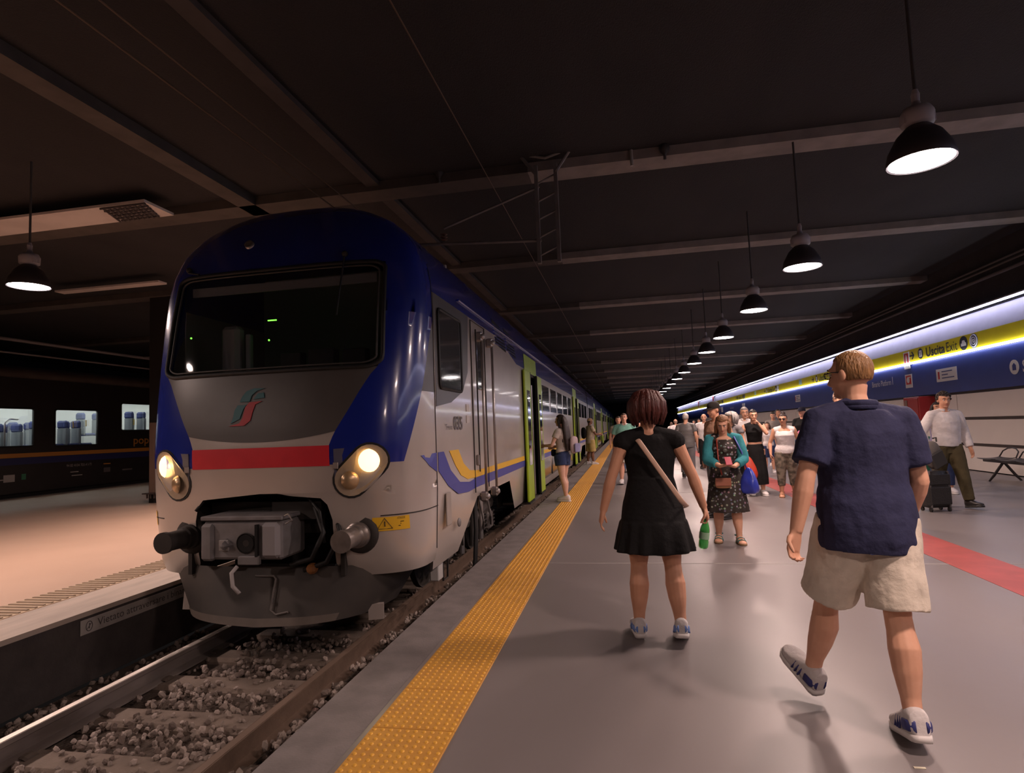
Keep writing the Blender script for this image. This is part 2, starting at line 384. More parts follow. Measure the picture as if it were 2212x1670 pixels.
# ------------------------------------------------------------------ right wall
wr = slab('wall_right', WALLX+.06, WALLX+.3, YN, YF, -.02, CEIL, dark_m, kind='structure')
wp_m = mat('wall_panel_white', (.82, .74, .69), .35, noise_amt=.2, scale=2, col2=(.74, .66, .61))
PLN = 2.96
p0 = {}
for zi, (z0, z1) in enumerate(((.02, .62), (.69, 1.27), (1.34, 1.93))):
    b0 = MB().box((0, 0, 0), (.06, PLN-.03, z1-z0), bev=.006).build('wall_panel', wp_m, wr); b0.location = (WALLX+.03, 1.0, (z0+z1)/2)
    for k in range(1, 34):
        c = b0.copy(); C.objects.link(c); c.location = (WALLX+.03, 1.0+PLN*k, (z0+z1)/2)
gm_ = mat('wall_gap_dark', (.06, .045, .04), .3, metal=.3, noise_amt=.6, scale=3)
for z in (.655, 1.305, 1.955): slab('gap_rail', WALLX+.03, WALLX+.055, YN, YF, z-.035, z+.035, gm_, wr)
blue_m = mat('fascia_blue', (.022, .045, .26), .4, noise_amt=.15, scale=3); yel_m = mat('fascia_yellow', (.70, .58, .012), .4, noise_amt=.1, scale=3)
cove_m = mat('cove_white', (.55, .52, .58), .5, noise_amt=.1, scale=3)
bl = slab('trim_60', WALLX-.14, WALLX+.06, YN, YF, 1.99, 2.92, blue_m, kind='structure')
ye = slab('trim_61', WALLX-.16, WALLX+.06, YN, YF, 2.98, 3.36, yel_m, kind='structure')
m = MB(); m.grid(lambda u, v: (WALLX-.16+.10*math.sin(v*PI/2)-.0, u, 3.36+.50*v), [YN, YF], [i/8 for i in range(9)])
m.grid(lambda u, v: (WALLX-.06+.12*v, u, 3.86), [YN, YF], [0, 1]); cv = m.build('trim_62', cove_m, kind='structure', smooth=True)
led_m = mat('led_white', (1, 1, 1), .5, emit=8, ecol=(.90, .90, 1.0)); led2_m = mat('led_cool', (1, 1, 1), .5, emit=13, ecol=(.66, .68, 1.0))
y = 1.0; k = 0
LED1 = MB().box((0, 0, 0), (.04, 2.958, .055)); LED2 = MB().box((0, 0, 0), (.05, 2.958, .03))
la = LED1.build('led_strip', led_m); lb = LED2.build('led_strip', led2_m)
for k in range(33):
    a = la if k == 0 else la.copy(); b_ = lb if k == 0 else lb.copy()
    if k: C.objects.link(a); C.objects.link(b_)
    a.location = (WALLX-.20, 1.0+PLN*k, 2.95); b_.location = (WALLX-.24, 1.0+PLN*k, 3.90)
    a.parent = ye; b_.parent = cv #l bands', 'light', 'light strips under the yellow band'); tag(b_, 'cool light strip segment along the top of the curved white cove', 'light', 'light strips over the cove')
m = MB().box((WALLX-.18, (YN+YF)/2, 3.935), (.20, YF-YN, .03)); m.build('trim_63', mat('cove_lip', (.3, .28, .3), .6), kind='structure')
# ------------------------------------------------------------------ signs on the right wall
SX = WALLX-.165
ink = mat('sign_ink', (.02, .02, .03), .6); sw_m = mat('sign_white', (.75, .72, .72), .5); sr_m = mat('sign_red', (.55, .02, .02), .5); sblue = mat('sign_blue_print', (.06, .08, .22), .5)
def disc(r, n=24): return [(r*math.cos(2*PI*i/n), r*math.sin(2*PI*i/n)) for i in range(n)]
def flat(poly, y, z, x=SX, d=.004): m = MB(); m.prism(poly, lambda a, b, dd: (x-dd, y-a, z+b), 0, d); return m      # a runs to the viewer's right (towards -Y)
def uscita(y, lab, detail=True):
    s = empty('exit_sign', (0, 0, 0), label=lab, cat='sign', group='exit signs on the yellow band')
    z = 3.17
    ar = [(-.16, -.022), (.06, -.022), (-.02, -.11), (.04, -.11), (.15, 0), (.04, .11), (-.02, .11), (.06, .022), (-.16, .022)]
    flat(ar, y+2.20, z).build('arrow', ink, s)
    flat(disc(.15), y+1.68, z).build('roundel', ink, s)
    if detail:
        q = flat([(-.075, -.09), (.075, -.09), (.075, .09), (-.075, .09)], y+1.68, z, SX-.004, .003).build('roundel_tablet', sw_m, s)
        lettering('3', (SX-.0085, y+1.72, z-.06), (0, -1, 0), (0, 0, 1), .17, ink, s)
    lettering('Uscita', (SX-.005, y+1.36, z-.125), (0, -1, 0), (0, 0, 1), .36, ink, s, width=.98, bold=.022)
    lettering('Exit', (SX-.005, y+.30, z-.125), (0, -1, 0), (0, 0, 1), .36, ink, s, width=.52)
    flat(disc(.175), y-.50, z).build('bus_roundel', ink, s)
    flat(disc(.175), y-.93, z).build('target_roundel', sblue, s)
    if detail:
        m = MB(); car = [(-.11, -.07), (.11, -.07), (.11, .0), (.07, .02), (.05, .07), (-.05, .07), (-.07, .0), (-.11, 0)]
        m.prism(car, lambda a, b, dd: (SX-.004-dd, y-.50-a, z+b), 0, .003); m.build('vehicle_pictogram', sw_m, s)
        for r in (.145, .09, .035):
            m = MB(); m.tube([(SX-.005, y-.93+r*math.cos(t), z+r*math.sin(t)) for t in [2*PI*i/24 for i in range(24)]], .012, 5, closed=True); m.build('ring', sw_m, s)
ul = ['exit sign lettering nearest the camera above the man with the suitcase', 'second exit sign lettering, half hidden behind the head of the navy shirt man', 'third exit sign lettering along the yellow band from the camera', 'fourth exit sign lettering along the yellow band from the camera', 'fifth exit sign lettering along the yellow band, far away', 'sixth and farthest exit sign lettering on the yellow band']
for i, y in enumerate((16.9, 26.2, 35.5, 44.8, 54.1, 63.4)): uscita(y, ul[i], i < 3)
def plate(name, y, z, w_, h_, lab, fn=None, x=SX-.002, base=None):
    s = empty(name, (0, 0, 0), label=lab, cat='sign')
    flat([(-w_/2, -h_/2), (w_/2, -h_/2), (w_/2, h_/2), (-w_/2, h_/2)], y, z, x, .012).build('panel', base or sw_m, s)
    if fn: fn(s, x-.0125)
    return s
def ext(y, z):
    def f(s, x):
        flat([(-.125, -.16), (.125, -.16), (.125, .16), (-.125, .16)], y, z+.05, x, .002).build('red_field', sr_m, s)
        m = flat([(-.05, -.11), (.05, -.11), (.05, .05), (.025, .09), (.025, .12), (-.025, .12), (-.025, .09), (-.05, .05)], y, z+.05, x-.002, .002); m.build('extinguisher_symbol', sw_m, s)
        lettering('ESTINTORE', (x-.002, y+.13, z-.19), (0, -1, 0), (0, 0, 1), .05, ink, s, width=.26)
    return f
def hose(y, z):
    def f(s, x):
        flat([(-.16, -.13), (.16, -.13), (.16, .13), (-.16, .13)], y, z+.03, x, .002).build('red_field', sr_m, s)
        flat(disc(.09), y+.02, z+.03, x-.002, .002).build('hose_reel_symbol', sw_m, s)
        flat([(.02, .06), (.13, .06), (.13, .09), (.02, .09)], y, z+.03, x-.002, .002).build('hose_symbol', sw_m, s)
    return f
plate('extinguisher_sign', 19.42, 3.06, .36, .50, 'red and white extinguisher sign left of the nearest exit lettering', ext(19.42, 3.06))
plate('hose_sign', 19.45, 2.45, .42, .40, 'red and white hose reel sign on the blue band', hose(19.45, 2.45), x=WALLX-.145)
def notice(y, z, n=3):
    def f(s, x):
        flat([(-.05, -.10), (.03, -.10), (.03, .10), (-.05, .10)], y+.36, z, x, .002).build('red_mark', sr_m, s)
        for i, w_ in enumerate((.52, .30, .60)): flat([(0, -.014), (w_, -.014), (w_, .014), (0, .014)], y+.22, z+.09-.085*i, x, .002).build('text_line', sblue, s)
    return f
plate('notice_sign', 17.35, 2.47, 1.0, .34, 'white notice on the blue band above the man with suitcase', notice(17.35, 2.47), x=WALLX-.145)
plate('notice_sign', 31.0, 2.45, .8, .34, 'white notice on the blue band, second from the camera', notice(31, 2.45), x=WALLX-.145)
plate('notice_sign', 44.5, 2.5, .9, .40, 'white notice on the blue band, third from the camera', None, x=WALLX-.145)
plate('notice_sign', 54.0, 2.5, .9, .45, 'white notice on the blue band, farthest from the camera', None, x=WALLX-.145)
plate('extinguisher_sign', 58.6, 3.55, .9, 1.0, 'red and white extinguisher sign standing above the far yellow band', lambda s, x: flat([(-.38, -.1), (.38, -.1), (.38, .42), (-.38, .42)], 58.6, 3.55, x, .003).build('red_field', sr_m, s))
plate('extinguisher_sign', 70.0, 3.45, .9, 1.0, 'farthest small red and white sign over the yellow band', lambda s, x: flat([(-.38, -.3), (.38, -.3), (.38, .42), (-.38, .42)], 70, 3.45, x, .003).build('red_field', sr_m, s))
plate('emergency_sign', 30.3, 3.2, .42, .24, 'small pale green sign on the yellow band beyond second exit lettering', None, base=mat('sign_green', (.45, .7, .62), .5))
plate('emergency_sign', 40.3, 3.2, .42, .24, 'small pale green sign on the yellow band, second from camera', None, base=MATS['sign_green'])
sn = empty('station_name_sign', (0, 0, 0), label='white station lettering on the blue band at the right edge', cat='sign')
bx_ = WALLX-.147
flat(disc(.16), 14.60, 2.40, bx_, .004).build('roundel', sw_m, sn); flat([(-.06, -.07), (.06, -.07), (.06, .04), (0, .09), (-.06, .04)], 14.60, 2.40, bx_-.004, .003).build('roundel_symbol', blue_m, sn)
lettering('St', (bx_-.003, 14.33, 2.27), (0, -1, 0), (0, 0, 1), .36, sw_m, sn, bold=.02)
for yy, lab in ((20.35, 'white platform number lettering on the blue band behind the navy shirt man'), (45.0+3.2, 'faint white platform lettering far along the blue band')):
    ps = empty('platform_sign', (0, 0, 0), label=lab, cat='sign')
    lettering('Binario Platform', (bx_-.003, yy+1.75, 2.42), (0, -1, 0), (0, 0, 1), .26, sw_m, ps, width=1.45)
    lettering('1', (bx_-.003, yy+.20, 2.42), (0, -1, 0), (0, 0, 1), .36, sw_m, ps)
# ------------------------------------------------------------------ pendant lamps
refl_m = mat('reflector_aluminium', (.07, .06, .065), .5, metal=.5); house_m = mat('lamp_housing', (.34, .31, .33), .5); rod_m = mat('lamp_rod', (.05, .045, .045), .6)
bulb_m = mat('lamp_glow', (1, 1, 1), .5, emit=30, ecol=(1, .90, .88))
def lamp(x, y, z, lab, power, grp, rod=True, tilt=0):
    e = empty('pendant_lamp', (x, y, z), label=lab, cat='lamp', group=grp)
    MB().lathe([(.24, 0), (.245, .01), (.225, .10), (.16, .22), (.09, .29), (.0, .30)], (0, 0, 0), 28).build('reflector', refl_m, e, smooth=True)
    MB().lathe([(.0, .012), (.225, .012), (.225, .006), (0, .006)], (0, 0, 0), 28).build('glowing_disc', bulb_m, e)
    MB().lathe([(.07, .29), (.115, .31), (.12, .40), (.10, .44), (.04, .46), (.03, .50)], (0, 0, 0), 20).build('ballast_housing', house_m, e, smooth=True)
    for s in (-1, 1): MB().box((s*.10, 0, .36), (.03, .10, .10), bev=.008).build('cooling_lug', house_m, e)
    MB().lathe([(.0, .50), (.028, .50), (.032, .56), (.02, .60), (0, .60)], (0, 0, 0), 12).build('hook_cover', house_m, e)
    MB().cyl((0, 0, .58), (0, 0, CEIL-z), .014, n=8).build('rod', rod_m, e)
    l = bpy.data.lights.new('lamp_light', 'AREA'); l.shape = 'DISK'; l.size = .40; l.energy = power; l.color = LAMP_COL; l.spread = R(165)
    lo = bpy.data.objects.new('lamp_light', l); C.objects.link(lo); lo.parent = e; lo.location = (0, 0, -.012)
    return e
RP, LP = 86, 92
ordn = ['nearest', 'second', 'third', 'fourth', 'fifth', 'sixth', 'seventh', 'eighth', 'ninth', 'tenth', 'eleventh', 'twelfth', 'thirteenth', 'fourteenth']
yy = [5.13, 8.36, 11.39, 14.82, 17.75, 20.91, 24.4, 27.8, 31.2, 34.6]
for i, y in enumerate(yy):
    lamp(2.43, y, 3.47, 'round white pendant lamp over the platform, %s from the camera' % ordn[i], RP, 'pendant lamps over the right platform')
for i in range(8): lamp(2.43, 38+3.4*i, 3.47, 'tiny far pendant lamp in the row over the right platform', RP, 'far pendant lamps')
for y in (1.9, -1.4): lamp(2.43, y, 3.47, 'pendant lamp of the same row just behind the photographer', RP, 'pendant lamps behind the photographer')
lamp(-7.7, 6.45, 3.62, 'round white pendant lamp over the left platform beside the train', LP, None)
for y in (3.1, -.3, 9.9, 13.3, 16.7, 20.1): lamp(-7.7, y, 3.62, 'pendant lamp over the left platform hidden beside or behind the train', LP, 'unseen lamps over the left platform')
# ------------------------------------------------------------------ the commuter train
def lerp_tab(tab, z):
    if z <= tab[0][0]: return tab[0][1]
    for (a, b), (c, d) in zip(tab, tab[1:]):
        if z <= c: return b+(d-b)*(z-a)/(c-a)
    return tab[-1][1]
HW = [(-.4, 1.24), (.10, 1.37), (.30, 1.425), (.9, 1.45), (2.7, 1.45), (3.0, 1.44), (3.2, 1.41), (3.4, 1.34), (3.55, 1.225), (3.68, 1.07), (3.78, .89), (3.86, .69), (3.91, .47), (3.94, .22), (3.95, .0)]
def hw(z): return lerp_tab(HW, z)
FRONT = [(.10, 5.16), (.35, 5.06), (.6, 5.02), (1.0, 4.98), (1.35, 4.96), (1.6, 4.98), (1.9, 5.02), (2.2, 5.07), (2.7, 5.17), (3.2, 5.29), (3.45, 5.38), (3.65, 5.48), (3.8, 5.58), (3.9, 5.68), (3.95, 5.78)]
YB = 5.80
NE = 3.5
def nose_t(t, z, off=0):                                  # t in degrees, -90..90
    w_, yf = hw(z), lerp_tab(FRONT, z); s, c = math.sin(R(t)), math.cos(R(t))
    x = math.copysign(abs(s)**(2/NE), s); y = max(c, 0)**(2/NE)
    return Vector((XC+(w_+off)*x, YB-(YB-yf+off)*y, z))
def t_of(x, z): return math.degrees(math.asin(min(1, (min(abs(x)/max(hw(z), 1e-4), 1))**(NE/2))))
def nose_x(x, z, off=0): return nose_t(math.copysign(t_of(x, z), x), z, off)
silver = mat('train_silver', (.52, .46, .42), .28, metal=.25, noise_amt=.3, scale=2.2, col2=(.42, .36, .32), bump=.012, bscale=3, coat=.4)
silver_d = mat('train_silver_dusty', (.36, .31, .275), .5, noise_amt=.5, scale=3, col2=(.26, .21, .18))
tblue = mat('train_blue', (.010, .022, .24), .25, noise_amt=.2, scale=2, coat=.6)
tgrey = mat('train_dark_grey', (.085, .075, .07), .4, noise_amt=.4, scale=3, col2=(.06, .05, .048))
tred = mat('train_red', (.70, .018, .035), .45, noise_amt=.2, scale=5)
lime = mat('door_lime', (.36, .52, .02), .4, noise_amt=.15, scale=4)
tyel = mat('train_yellow', (.80, .46, .02), .45); tband = mat('train_band_blue', (.045, .05, .32), .4)
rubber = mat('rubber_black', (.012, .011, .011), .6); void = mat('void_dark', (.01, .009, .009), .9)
glass = mat('cab_glass', (.012, .013, .014), .05, spec=.5, alpha=.42); sideglass = mat('side_glass', (.03, .032, .035), .06, spec=.9, coat=.5)
chrome = mat('steel_worn', (.45, .41, .39), .35, metal=.8, noise_amt=.3, scale=9); gearm = mat('gear_dark', (.04, .034, .031), .7, metal=.3, noise_amt=.5, scale=9)
coup_m = mat('coupler_grey', (.25, .235, .24), .55, metal=.3, noise_amt=.5, scale=6, col2=(.14, .125, .12))
train = empty('commuter_train', (0, 0, 0), label='silver and blue double-deck commuter train standing at the right platform', cat='train')
def tp(mb, name, m, parent=None, smooth=False, **k):
    if parent and parent.parent and parent.parent.parent: parent = parent.parent           # thing > part > sub-part, no deeper
    return mb.build(name, m, parent or train, smooth, **k)
# nose shell, painted in conforming patches
XI = [(1.30, .66), (1.5, .74), (1.7, .86), (1.9, .97), (2.05, 1.06), (2.12, 1.12), (2.2, 1.15), (3.15, 1.13)]
TO = [(1.22, 58), (1.35, 62), (1.6, 69), (1.9, 77), (2.2, 83), (2.5, 88), (2.65, 90)]
zs = [.20, .26, .32, .40, .48, .56, .64, .72, .80, .86, .92, .97, 1.02, 1.10, 1.16, 1.22, 1.30, 1.36, 1.42, 1.47, 1.52, 1.57, 1.64, 1.72, 1.80, 1.88, 1.96, 2.04, 2.11, 2.2, 2.3, 2.5, 2.65, 2.8, 3.0, 3.12, 3.16, 3.2, 3.28, 3.36, 3.44, 3.5, 3.56, 3.62, 3.68, 3.74, 3.79, 3.83, 3.87, 3.9, 3.92, 3.94, 3.95]
HOLE = [(.0, .80), (.20, .80), (.26, .73), (.32, .70), (.48, .70), (.72, .70), (.86, .66), (.92, .60), (.965, .48), (.97, .0)]
m = MB()                                                  # materials: 0 silver, 1 blue, 2 dark grey
def patch(z0, z1, a0, a1, b0, b1, n, mi):
    for s in (-1, 1):
        m.mi = mi
        m.grid(lambda u, v: nose_t(s*((a0+(b0-a0)*u) if v == 0 else (a1+(b1-a1)*u)), z0 if v == 0 else z1), [i/n for i in range(n+1)], [0, 1])
for z0, z1 in zip(zs, zs[1:]):
    zm = (z0+z1)/2
    if zm < .97:
        patch(z0, z1, t_of(lerp_tab(HOLE, z0), z0), t_of(lerp_tab(HOLE, z1), z1), 90, 90, 18, 0)
    elif zm < 1.22: patch(z0, z1, 0, 0, 90, 90, 26, 0)
    elif zm < 2.65:
        i0, i1 = t_of(lerp_tab(XI, z0), z0), t_of(lerp_tab(XI, z1), z1); o0, o1 = lerp_tab(TO, z0), lerp_tab(TO, z1)
        if zm < 2.11: patch(z0, z1, 0, 0, i0, i1, 14, 2 if zm > 1.52 else 0)
        patch(z0, z1, i0, i1, o0, o1, 12, 1)
        if o0 < 90: patch(z0, z1, o0, o1, 90, 90, 6, 2 if zm > 1.85 else 0)
    elif zm < 3.16: patch(z0, z1, t_of(lerp_tab(XI, z0), z0), t_of(lerp_tab(XI, z1), z1), 90, 90, 14, 1)
    else: patch(z0, z1, 0, 0, 90, 90, 26, 1)
nose = tp(m, 'nose_shell', [silver, tblue, tgrey], smooth=True, auto=50)
# curved lower edge of the dark panel
m = MB(); m.grid(lambda u, v: nose_x(u*.745, 1.52-(.075*(1-u*u))*v, .003), [-1+i/14 for i in range(29)], [0, 1]); tp(m, 'panel_edge', tgrey, nose, smooth=True)
# windscreen with seal
def ws(u, v, off=0, g=0):
    z = 2.11+g+(1.05-2*g)*v; x = (lerp_tab(XI, z)-g)*u; return nose_x(x, z, off)
m = MB(); m.grid(lambda u, v: ws(u, v, -.018), [-1+i/14 for i in range(29)], [i/10 for i in range(11)]); wind = tp(m, 'windscreen', glass, smooth=True)
def rrect(n=10, r=.12):
    pts = []
    for cx, cz, a0 in ((1, 1, 0), (-1, 1, 90), (-1, -1, 180), (1, -1, 270)):
        for i in range(n+1):
            a = R(a0+90*i/n); pts.append((cx*(1-r)+r*math.cos(a), cz*(1-r*1.2)+r*1.2*math.sin(a)))
        nx = {(1, 1): (-1, 1), (-1, 1): (-1, -1), (-1, -1): (1, -1), (1, -1): (1, 1)}[(cx, cz)]
        for i in range(1, 8):
            p, q = pts[-1], (nx[0]*(1-r) if nx[1] == cz else nx[0]*1, nx[1]*(1-r*1.2) if nx[1] != cz else nx[1])
        # straight runs are filled below
    return pts
rr = rrect(); dense = []
for i in range(len(rr)):
    a, b = rr[i], rr[(i+1) % len(rr)]; k = max(1, int(math.hypot(a[0]-b[0], a[1]-b[1])/.08))
    dense += [(a[0]+(b[0]-a[0])*j/k, a[1]+(b[1]-a[1])*j/k) for j in range(k)]
m = MB(); m.tube([ws(u, .5+.5*v, .002, .0) for u, v in dense], .022, 6, closed=True); tp(m, 'windscreen_seal', rubber, wind, smooth=True)
m = MB(); m.tube([ws(u*.955, .5+.5*v*.93, .0, .0) for u, v in dense], .010, 6, closed=True); tp(m, 'windscreen_inner_frame', mat('frame_grey', (.05, .045, .042), .5), wind, smooth=True)
for s, x0 in ((-1, -.7), (1, .72)):
    wq = tp(MB().tube([nose_x(x0, 3.26, .03), nose_x(x0-.01*s, 2.9, .03), nose_x(x0-.02*s, 2.62, .02)] if s > 0 else [nose_x(x0-.3, 3.22, .03), nose_x(x0-.15, 3.18, .03)], .010, 6), 'wiper', rubber, wind)
    tp(MB().ball(nose_x(x0 if s > 0 else x0-.3, 3.25, .03), .03), 'wiper_pivot', gearm, wq)
# inside the cab
cab = tp(MB().box((XC, 7.0, 2.6), (2.5, .04, 1.9)), 'cab_bulkhead', mat('cab_grey', (.40, .40, .38), .8))
tp(MB().box((XC, 5.95, 1.98), (2.4, 1.0, .10)), 'driver_desk', mat('desk_dark', (.05, .05, .052), .6), cab)
tp(MB().box((XC, 5.40, 3.02), (2.05, .02, .09)), 'cab_bar', mat('bar_grey', (.34, .34, .36), .6), cab)  # plain grey bar across the cab, just behind the windscreen
tp(MB().box((XC-.82, 5.75, 2.40), (.22, .15, .62), bev=.04), 'driver_seat', mat('seat_pale', (.85, .82, .8), .7), cab)
tp(MB().box((XC-.60, 5.72, 2.36), (.06, .06, .5), bev=.01), 'grab_post', mat('post_pale', (.5, .5, .52), .4), cab)
for x, z, w_ in ((.25, 2.38, .3), (.62, 2.36, .26), (-.1, 2.36, .24)): tp(MB().box((XC+x, 5.75, z-.1), (w_, .12, .24), bev=.01), 'instrument_panel', gearm, cab)
grn = mat('led_green', (.1, .9, .05), .5, emit=4, ecol=(.15, 1, .05))
for a, y in (((588, 692), 5.7),):
    d = ray(*a); p = Vector((0, 0, CAM_H))+d*(y/d.y); tp(MB().box(p, (.10, .01, .012)), 'display_bar', grn, cab)
for a in ((413, 731), (581, 735)):
    d = ray(*a); p = Vector((0, 0, CAM_H))+d*(5.62/d.y); tp(MB().ball(p, .010, 8, 6), 'indicator_light', grn, cab)
# top marker lamp
p = nose_x(-.36, 3.47, .0); tl = tp(MB().lathe([(.0, .02), (.03, .02), (.045, .03), (.05, .0)], p, 18, axis=(0, -.9, .42)), 'marker_lamp', chrome, smooth=True)
tp(MB().lathe([(0, .012), (.036, .012)], p, 16, axis=(0, -.9, .42)), 'marker_lens', mat('lens_clear', (.6, .55, .5), .1), tl)
# red stripe, seams
m = MB(); m.grid(lambda u, v: nose_x(.70*u, 1.21+.185*v, .004), [-1+i/14 for i in range(29)], [0, .5, 1]); tp(m, 'red_stripe', tred, smooth=True)
for z, t0, t1 in ((.74, 40, 90), (.74, -90, -40)): tp(MB().tube([nose_t(t0+(t1-t0)*i/20, z, .001) for i in range(21)], .006, 5), 'panel_seam', gearm)
for s in (-1, 1): tp(MB().tube([nose_t(s*89.9, z, .002) for z in [.32+.1*i for i in range(30)]], .005, 5), 'panel_seam', gearm)
# ribbon emblem
teal = mat('logo_teal', (.012, .12, .14), .5); lred = mat('logo_red', (.42, .02, .03), .5)
def logo(poly, mt):
    m = MB(); m.prism(poly, lambda a, b, d: nose_x(a, b, d), .002, .008); tp(m, 'emblem_ribbon', mt)
LX, LZ = -.09, 1.80
def band(x0, z0, x1, z1, w_, mt, k=0):
    c = [(x0+(x1-x0)*t+.0, z0+(z1-z0)*(t*t*(3-2*t))) for t in [i/10 for i in range(11)]]
    logo([(x, z) for x, z in c]+[(x+w_, z) for x, z in reversed(c)], mt)
logo([(LX-.20, LZ-.17), (LX-.11, LZ-.13), (LX-.08, LZ-.04), (LX-.05, LZ), (LX-.14, LZ), (LX-.17, LZ-.05), (LX-.18, LZ-.12)], teal); logo([(LX-.12, LZ+.03), (LX-.02, LZ+.03), (LX+.0, LZ+.09), (LX+.05, LZ+.13), (LX+.13, LZ+.15), (LX+.02, LZ+.155), (LX-.06, LZ+.13), (LX-.10, LZ+.08)], teal); logo([(LX+.02, LZ+.05), (LX+.13, LZ+.06), (LX+.12, LZ+.11), (LX+.06, LZ+.105)], teal); logo([(LX-.22, LZ-.195), (LX-.06, LZ-.195), (LX+.0, LZ-.15), (LX+.02, LZ-.06), (LX+.04, LZ-.0), (LX+.11, LZ+.03), (LX-.02, LZ+.025), (LX-.06, LZ-.02), (LX-.08, LZ-.12), (LX-.11, LZ-.17)], lred)
# headlights
glow = mat('headlight_glow', (1, .9, .6), .4, emit=2.6, ecol=(1, .60, .26)); hl_in = mat('headlight_bowl', (.55, .38, .22), .3, metal=.6); lensm = mat('lens_amber', (.42, .33, .24), .15, spec=.6)
def capsule_pts(c, ang, L_, r, n=10):
    ca, sa = math.cos(ang), math.sin(ang); pts = []
    for e, a0 in ((1, -90), (-1, 90)):
        for i in range(n+1):
            a = R(a0+180*i/n); x, z = e*L_+r*math.cos(a), r*math.sin(a); pts.append((c[0]+x*ca-z*sa, c[1]+x*sa+z*ca))
    return pts
for s in (-1, 1):
    c = (s*.97, 1.16); ang = math.atan2(1, s*1.0) if s > 0 else math.atan2(-1, 1)
    o_ = capsule_pts(c, ang, .12, .165); i_ = capsule_pts(c, ang, .12, .145)
    m = MB(); m.prism(o_, lambda a, b, d: nose_x(a, b, d), -.03, .006); hlp = tp(m, 'headlight', rubber, smooth=False)
    m = MB(); m.prism(i_, lambda a, b, d: nose_x(a, b, d), .006, .010); tp(m, 'headlight_cover', lensm, hlp)
    for sg, mt, rr_ in ((1, glow, .105), (-1, hl_in, .085)):
        cx, cz = c[0]+s*sg*.085, c[1]+sg*.085
        p = nose_x(cx, cz, .011); nrm = (nose_x(cx, cz, .1)-nose_x(cx, cz, 0)).normalized()
        tp(MB().lathe([(0, .040), (rr_*.5, .034), (rr_*.8, .020), (rr_, -.004)], p, 22, axis=nrm), 'headlight_bulb' if sg > 0 else 'marker_bowl', mt, hlp, smooth=True)
        if sg > 0:
            l = bpy.data.lights.new('headlight_beam', 'SPOT'); l.energy = 18; l.color = (1, .75, .42); l.spot_size = R(100); l.shadow_soft_size = .08; l.spot_blend = .8
            lo = bpy.data.objects.new('headlight_beam', l); C.objects.link(lo); lo.parent = train; lo.location = p+nrm*.03; lo.rotation_euler = (R(84), 0, 0 if s > 0 else 0)
            lo.rotation_euler = Vector((-.0, 1, .12)).to_track_quat('Z', 'Y').to_euler()
    m = MB(); m.prism([(s*.74, 1.36), (s*1.06, 1.375), (s*.80, 1.15), (s*.74, 1.10)], lambda a, b, d: nose_x(a, b, d), .002, .007); tp(m, 'headlight_bracket', mat('bracket_blue_grey', (.09, .085, .13), .5), hlp)
    m = MB(); m.box(nose_x(s*.755, 1.21, .012), (.05, .012, .06), bev=.004); tp(m, 'latch', chrome, hlp)
# coupler pocket, coupler, buffers, plough
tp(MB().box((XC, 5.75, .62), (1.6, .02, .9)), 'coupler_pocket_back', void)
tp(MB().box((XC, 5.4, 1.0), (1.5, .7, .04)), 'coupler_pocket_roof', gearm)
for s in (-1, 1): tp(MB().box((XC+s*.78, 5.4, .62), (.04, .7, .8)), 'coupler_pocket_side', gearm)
cx = XC-.07
cp = tp(MB().box((cx, 5.02, .58), (.98, .50, .44), bev=.03), 'coupler_head', coup_m)
tp(MB().box((cx, 5.0, .83), (1.02, .50, .05), bev=.01), 'coupler_cover', coup_m, cp)
tp(MB().lathe([(0, .0), (.085, .0), (.10, -.02), (.11, .01), (.12, .0)], (cx+.06, 4.755, .55), 22, axis=(0, -1, 0)), 'coupler_cup_rim', gearm, cp)
tp(MB().lathe([(0, .004), (.10, .012)], (cx+.06, 4.762, .55), 22, axis=(0, -1, 0)), 'coupler_cup', void, cp)
tp(MB().lathe([(0, .10), (.035, .09), (.075, 0)], (cx-.18, 4.77, .53), 4, axis=(0, -1, 0)), 'coupler_cone', coup_m, cp)
tp(MB().box((cx-.20, 4.745, .53), (.12, .03, .12), bev=.005), 'coupler_plate', mat('coupler_light', (.36, .34, .33), .5, metal=.4), cp)
tp(MB().box((cx-.42, 4.78, .56), (.16, .10, .42), bev=.03), 'contact_box', coup_m, cp)
tp(MB().box((cx+.36, 4.82, .58), (.22, .18, .40), bev=.04), 'contact_box', mat('contact_grey', (.33, .31, .32), .5, metal=.2), cp)
tp(MB().box((cx+.20, 4.80, .58), (.03, .14, .36)), 'contact_gap', void, cp)
tp(MB().box((cx+.10, 4.76, .36), (.26, .06, .10), bev=.01), 'coupler_foot', coup_m, cp)
tp(MB().tube([(cx-.02, 4.72, .30), (cx-.05, 4.66, .24), (cx-.02, 4.64, .10), (cx+.06, 4.64, .02)], .022, 8), 'release_handle', mat('handle_pale', (.42, .38, .37), .5), cp, smooth=True)
tp(MB().tube([(cx+.50, 4.8, .84), (cx+.56, 4.78, .87), (cx+.60, 4.8, .80), (cx+.52, 4.8, .76)], .010, 6), 'wire_loop', chrome, cp)
cpS = Matrix.Translation((cx, 5.02, .58)) @ Matrix.Diagonal((.80, .80, .78, 1)) @ Matrix.Translation((-cx, -5.02, -.58))
for o_ in [cp]+list(cp.children): o_.data.transform(cpS)
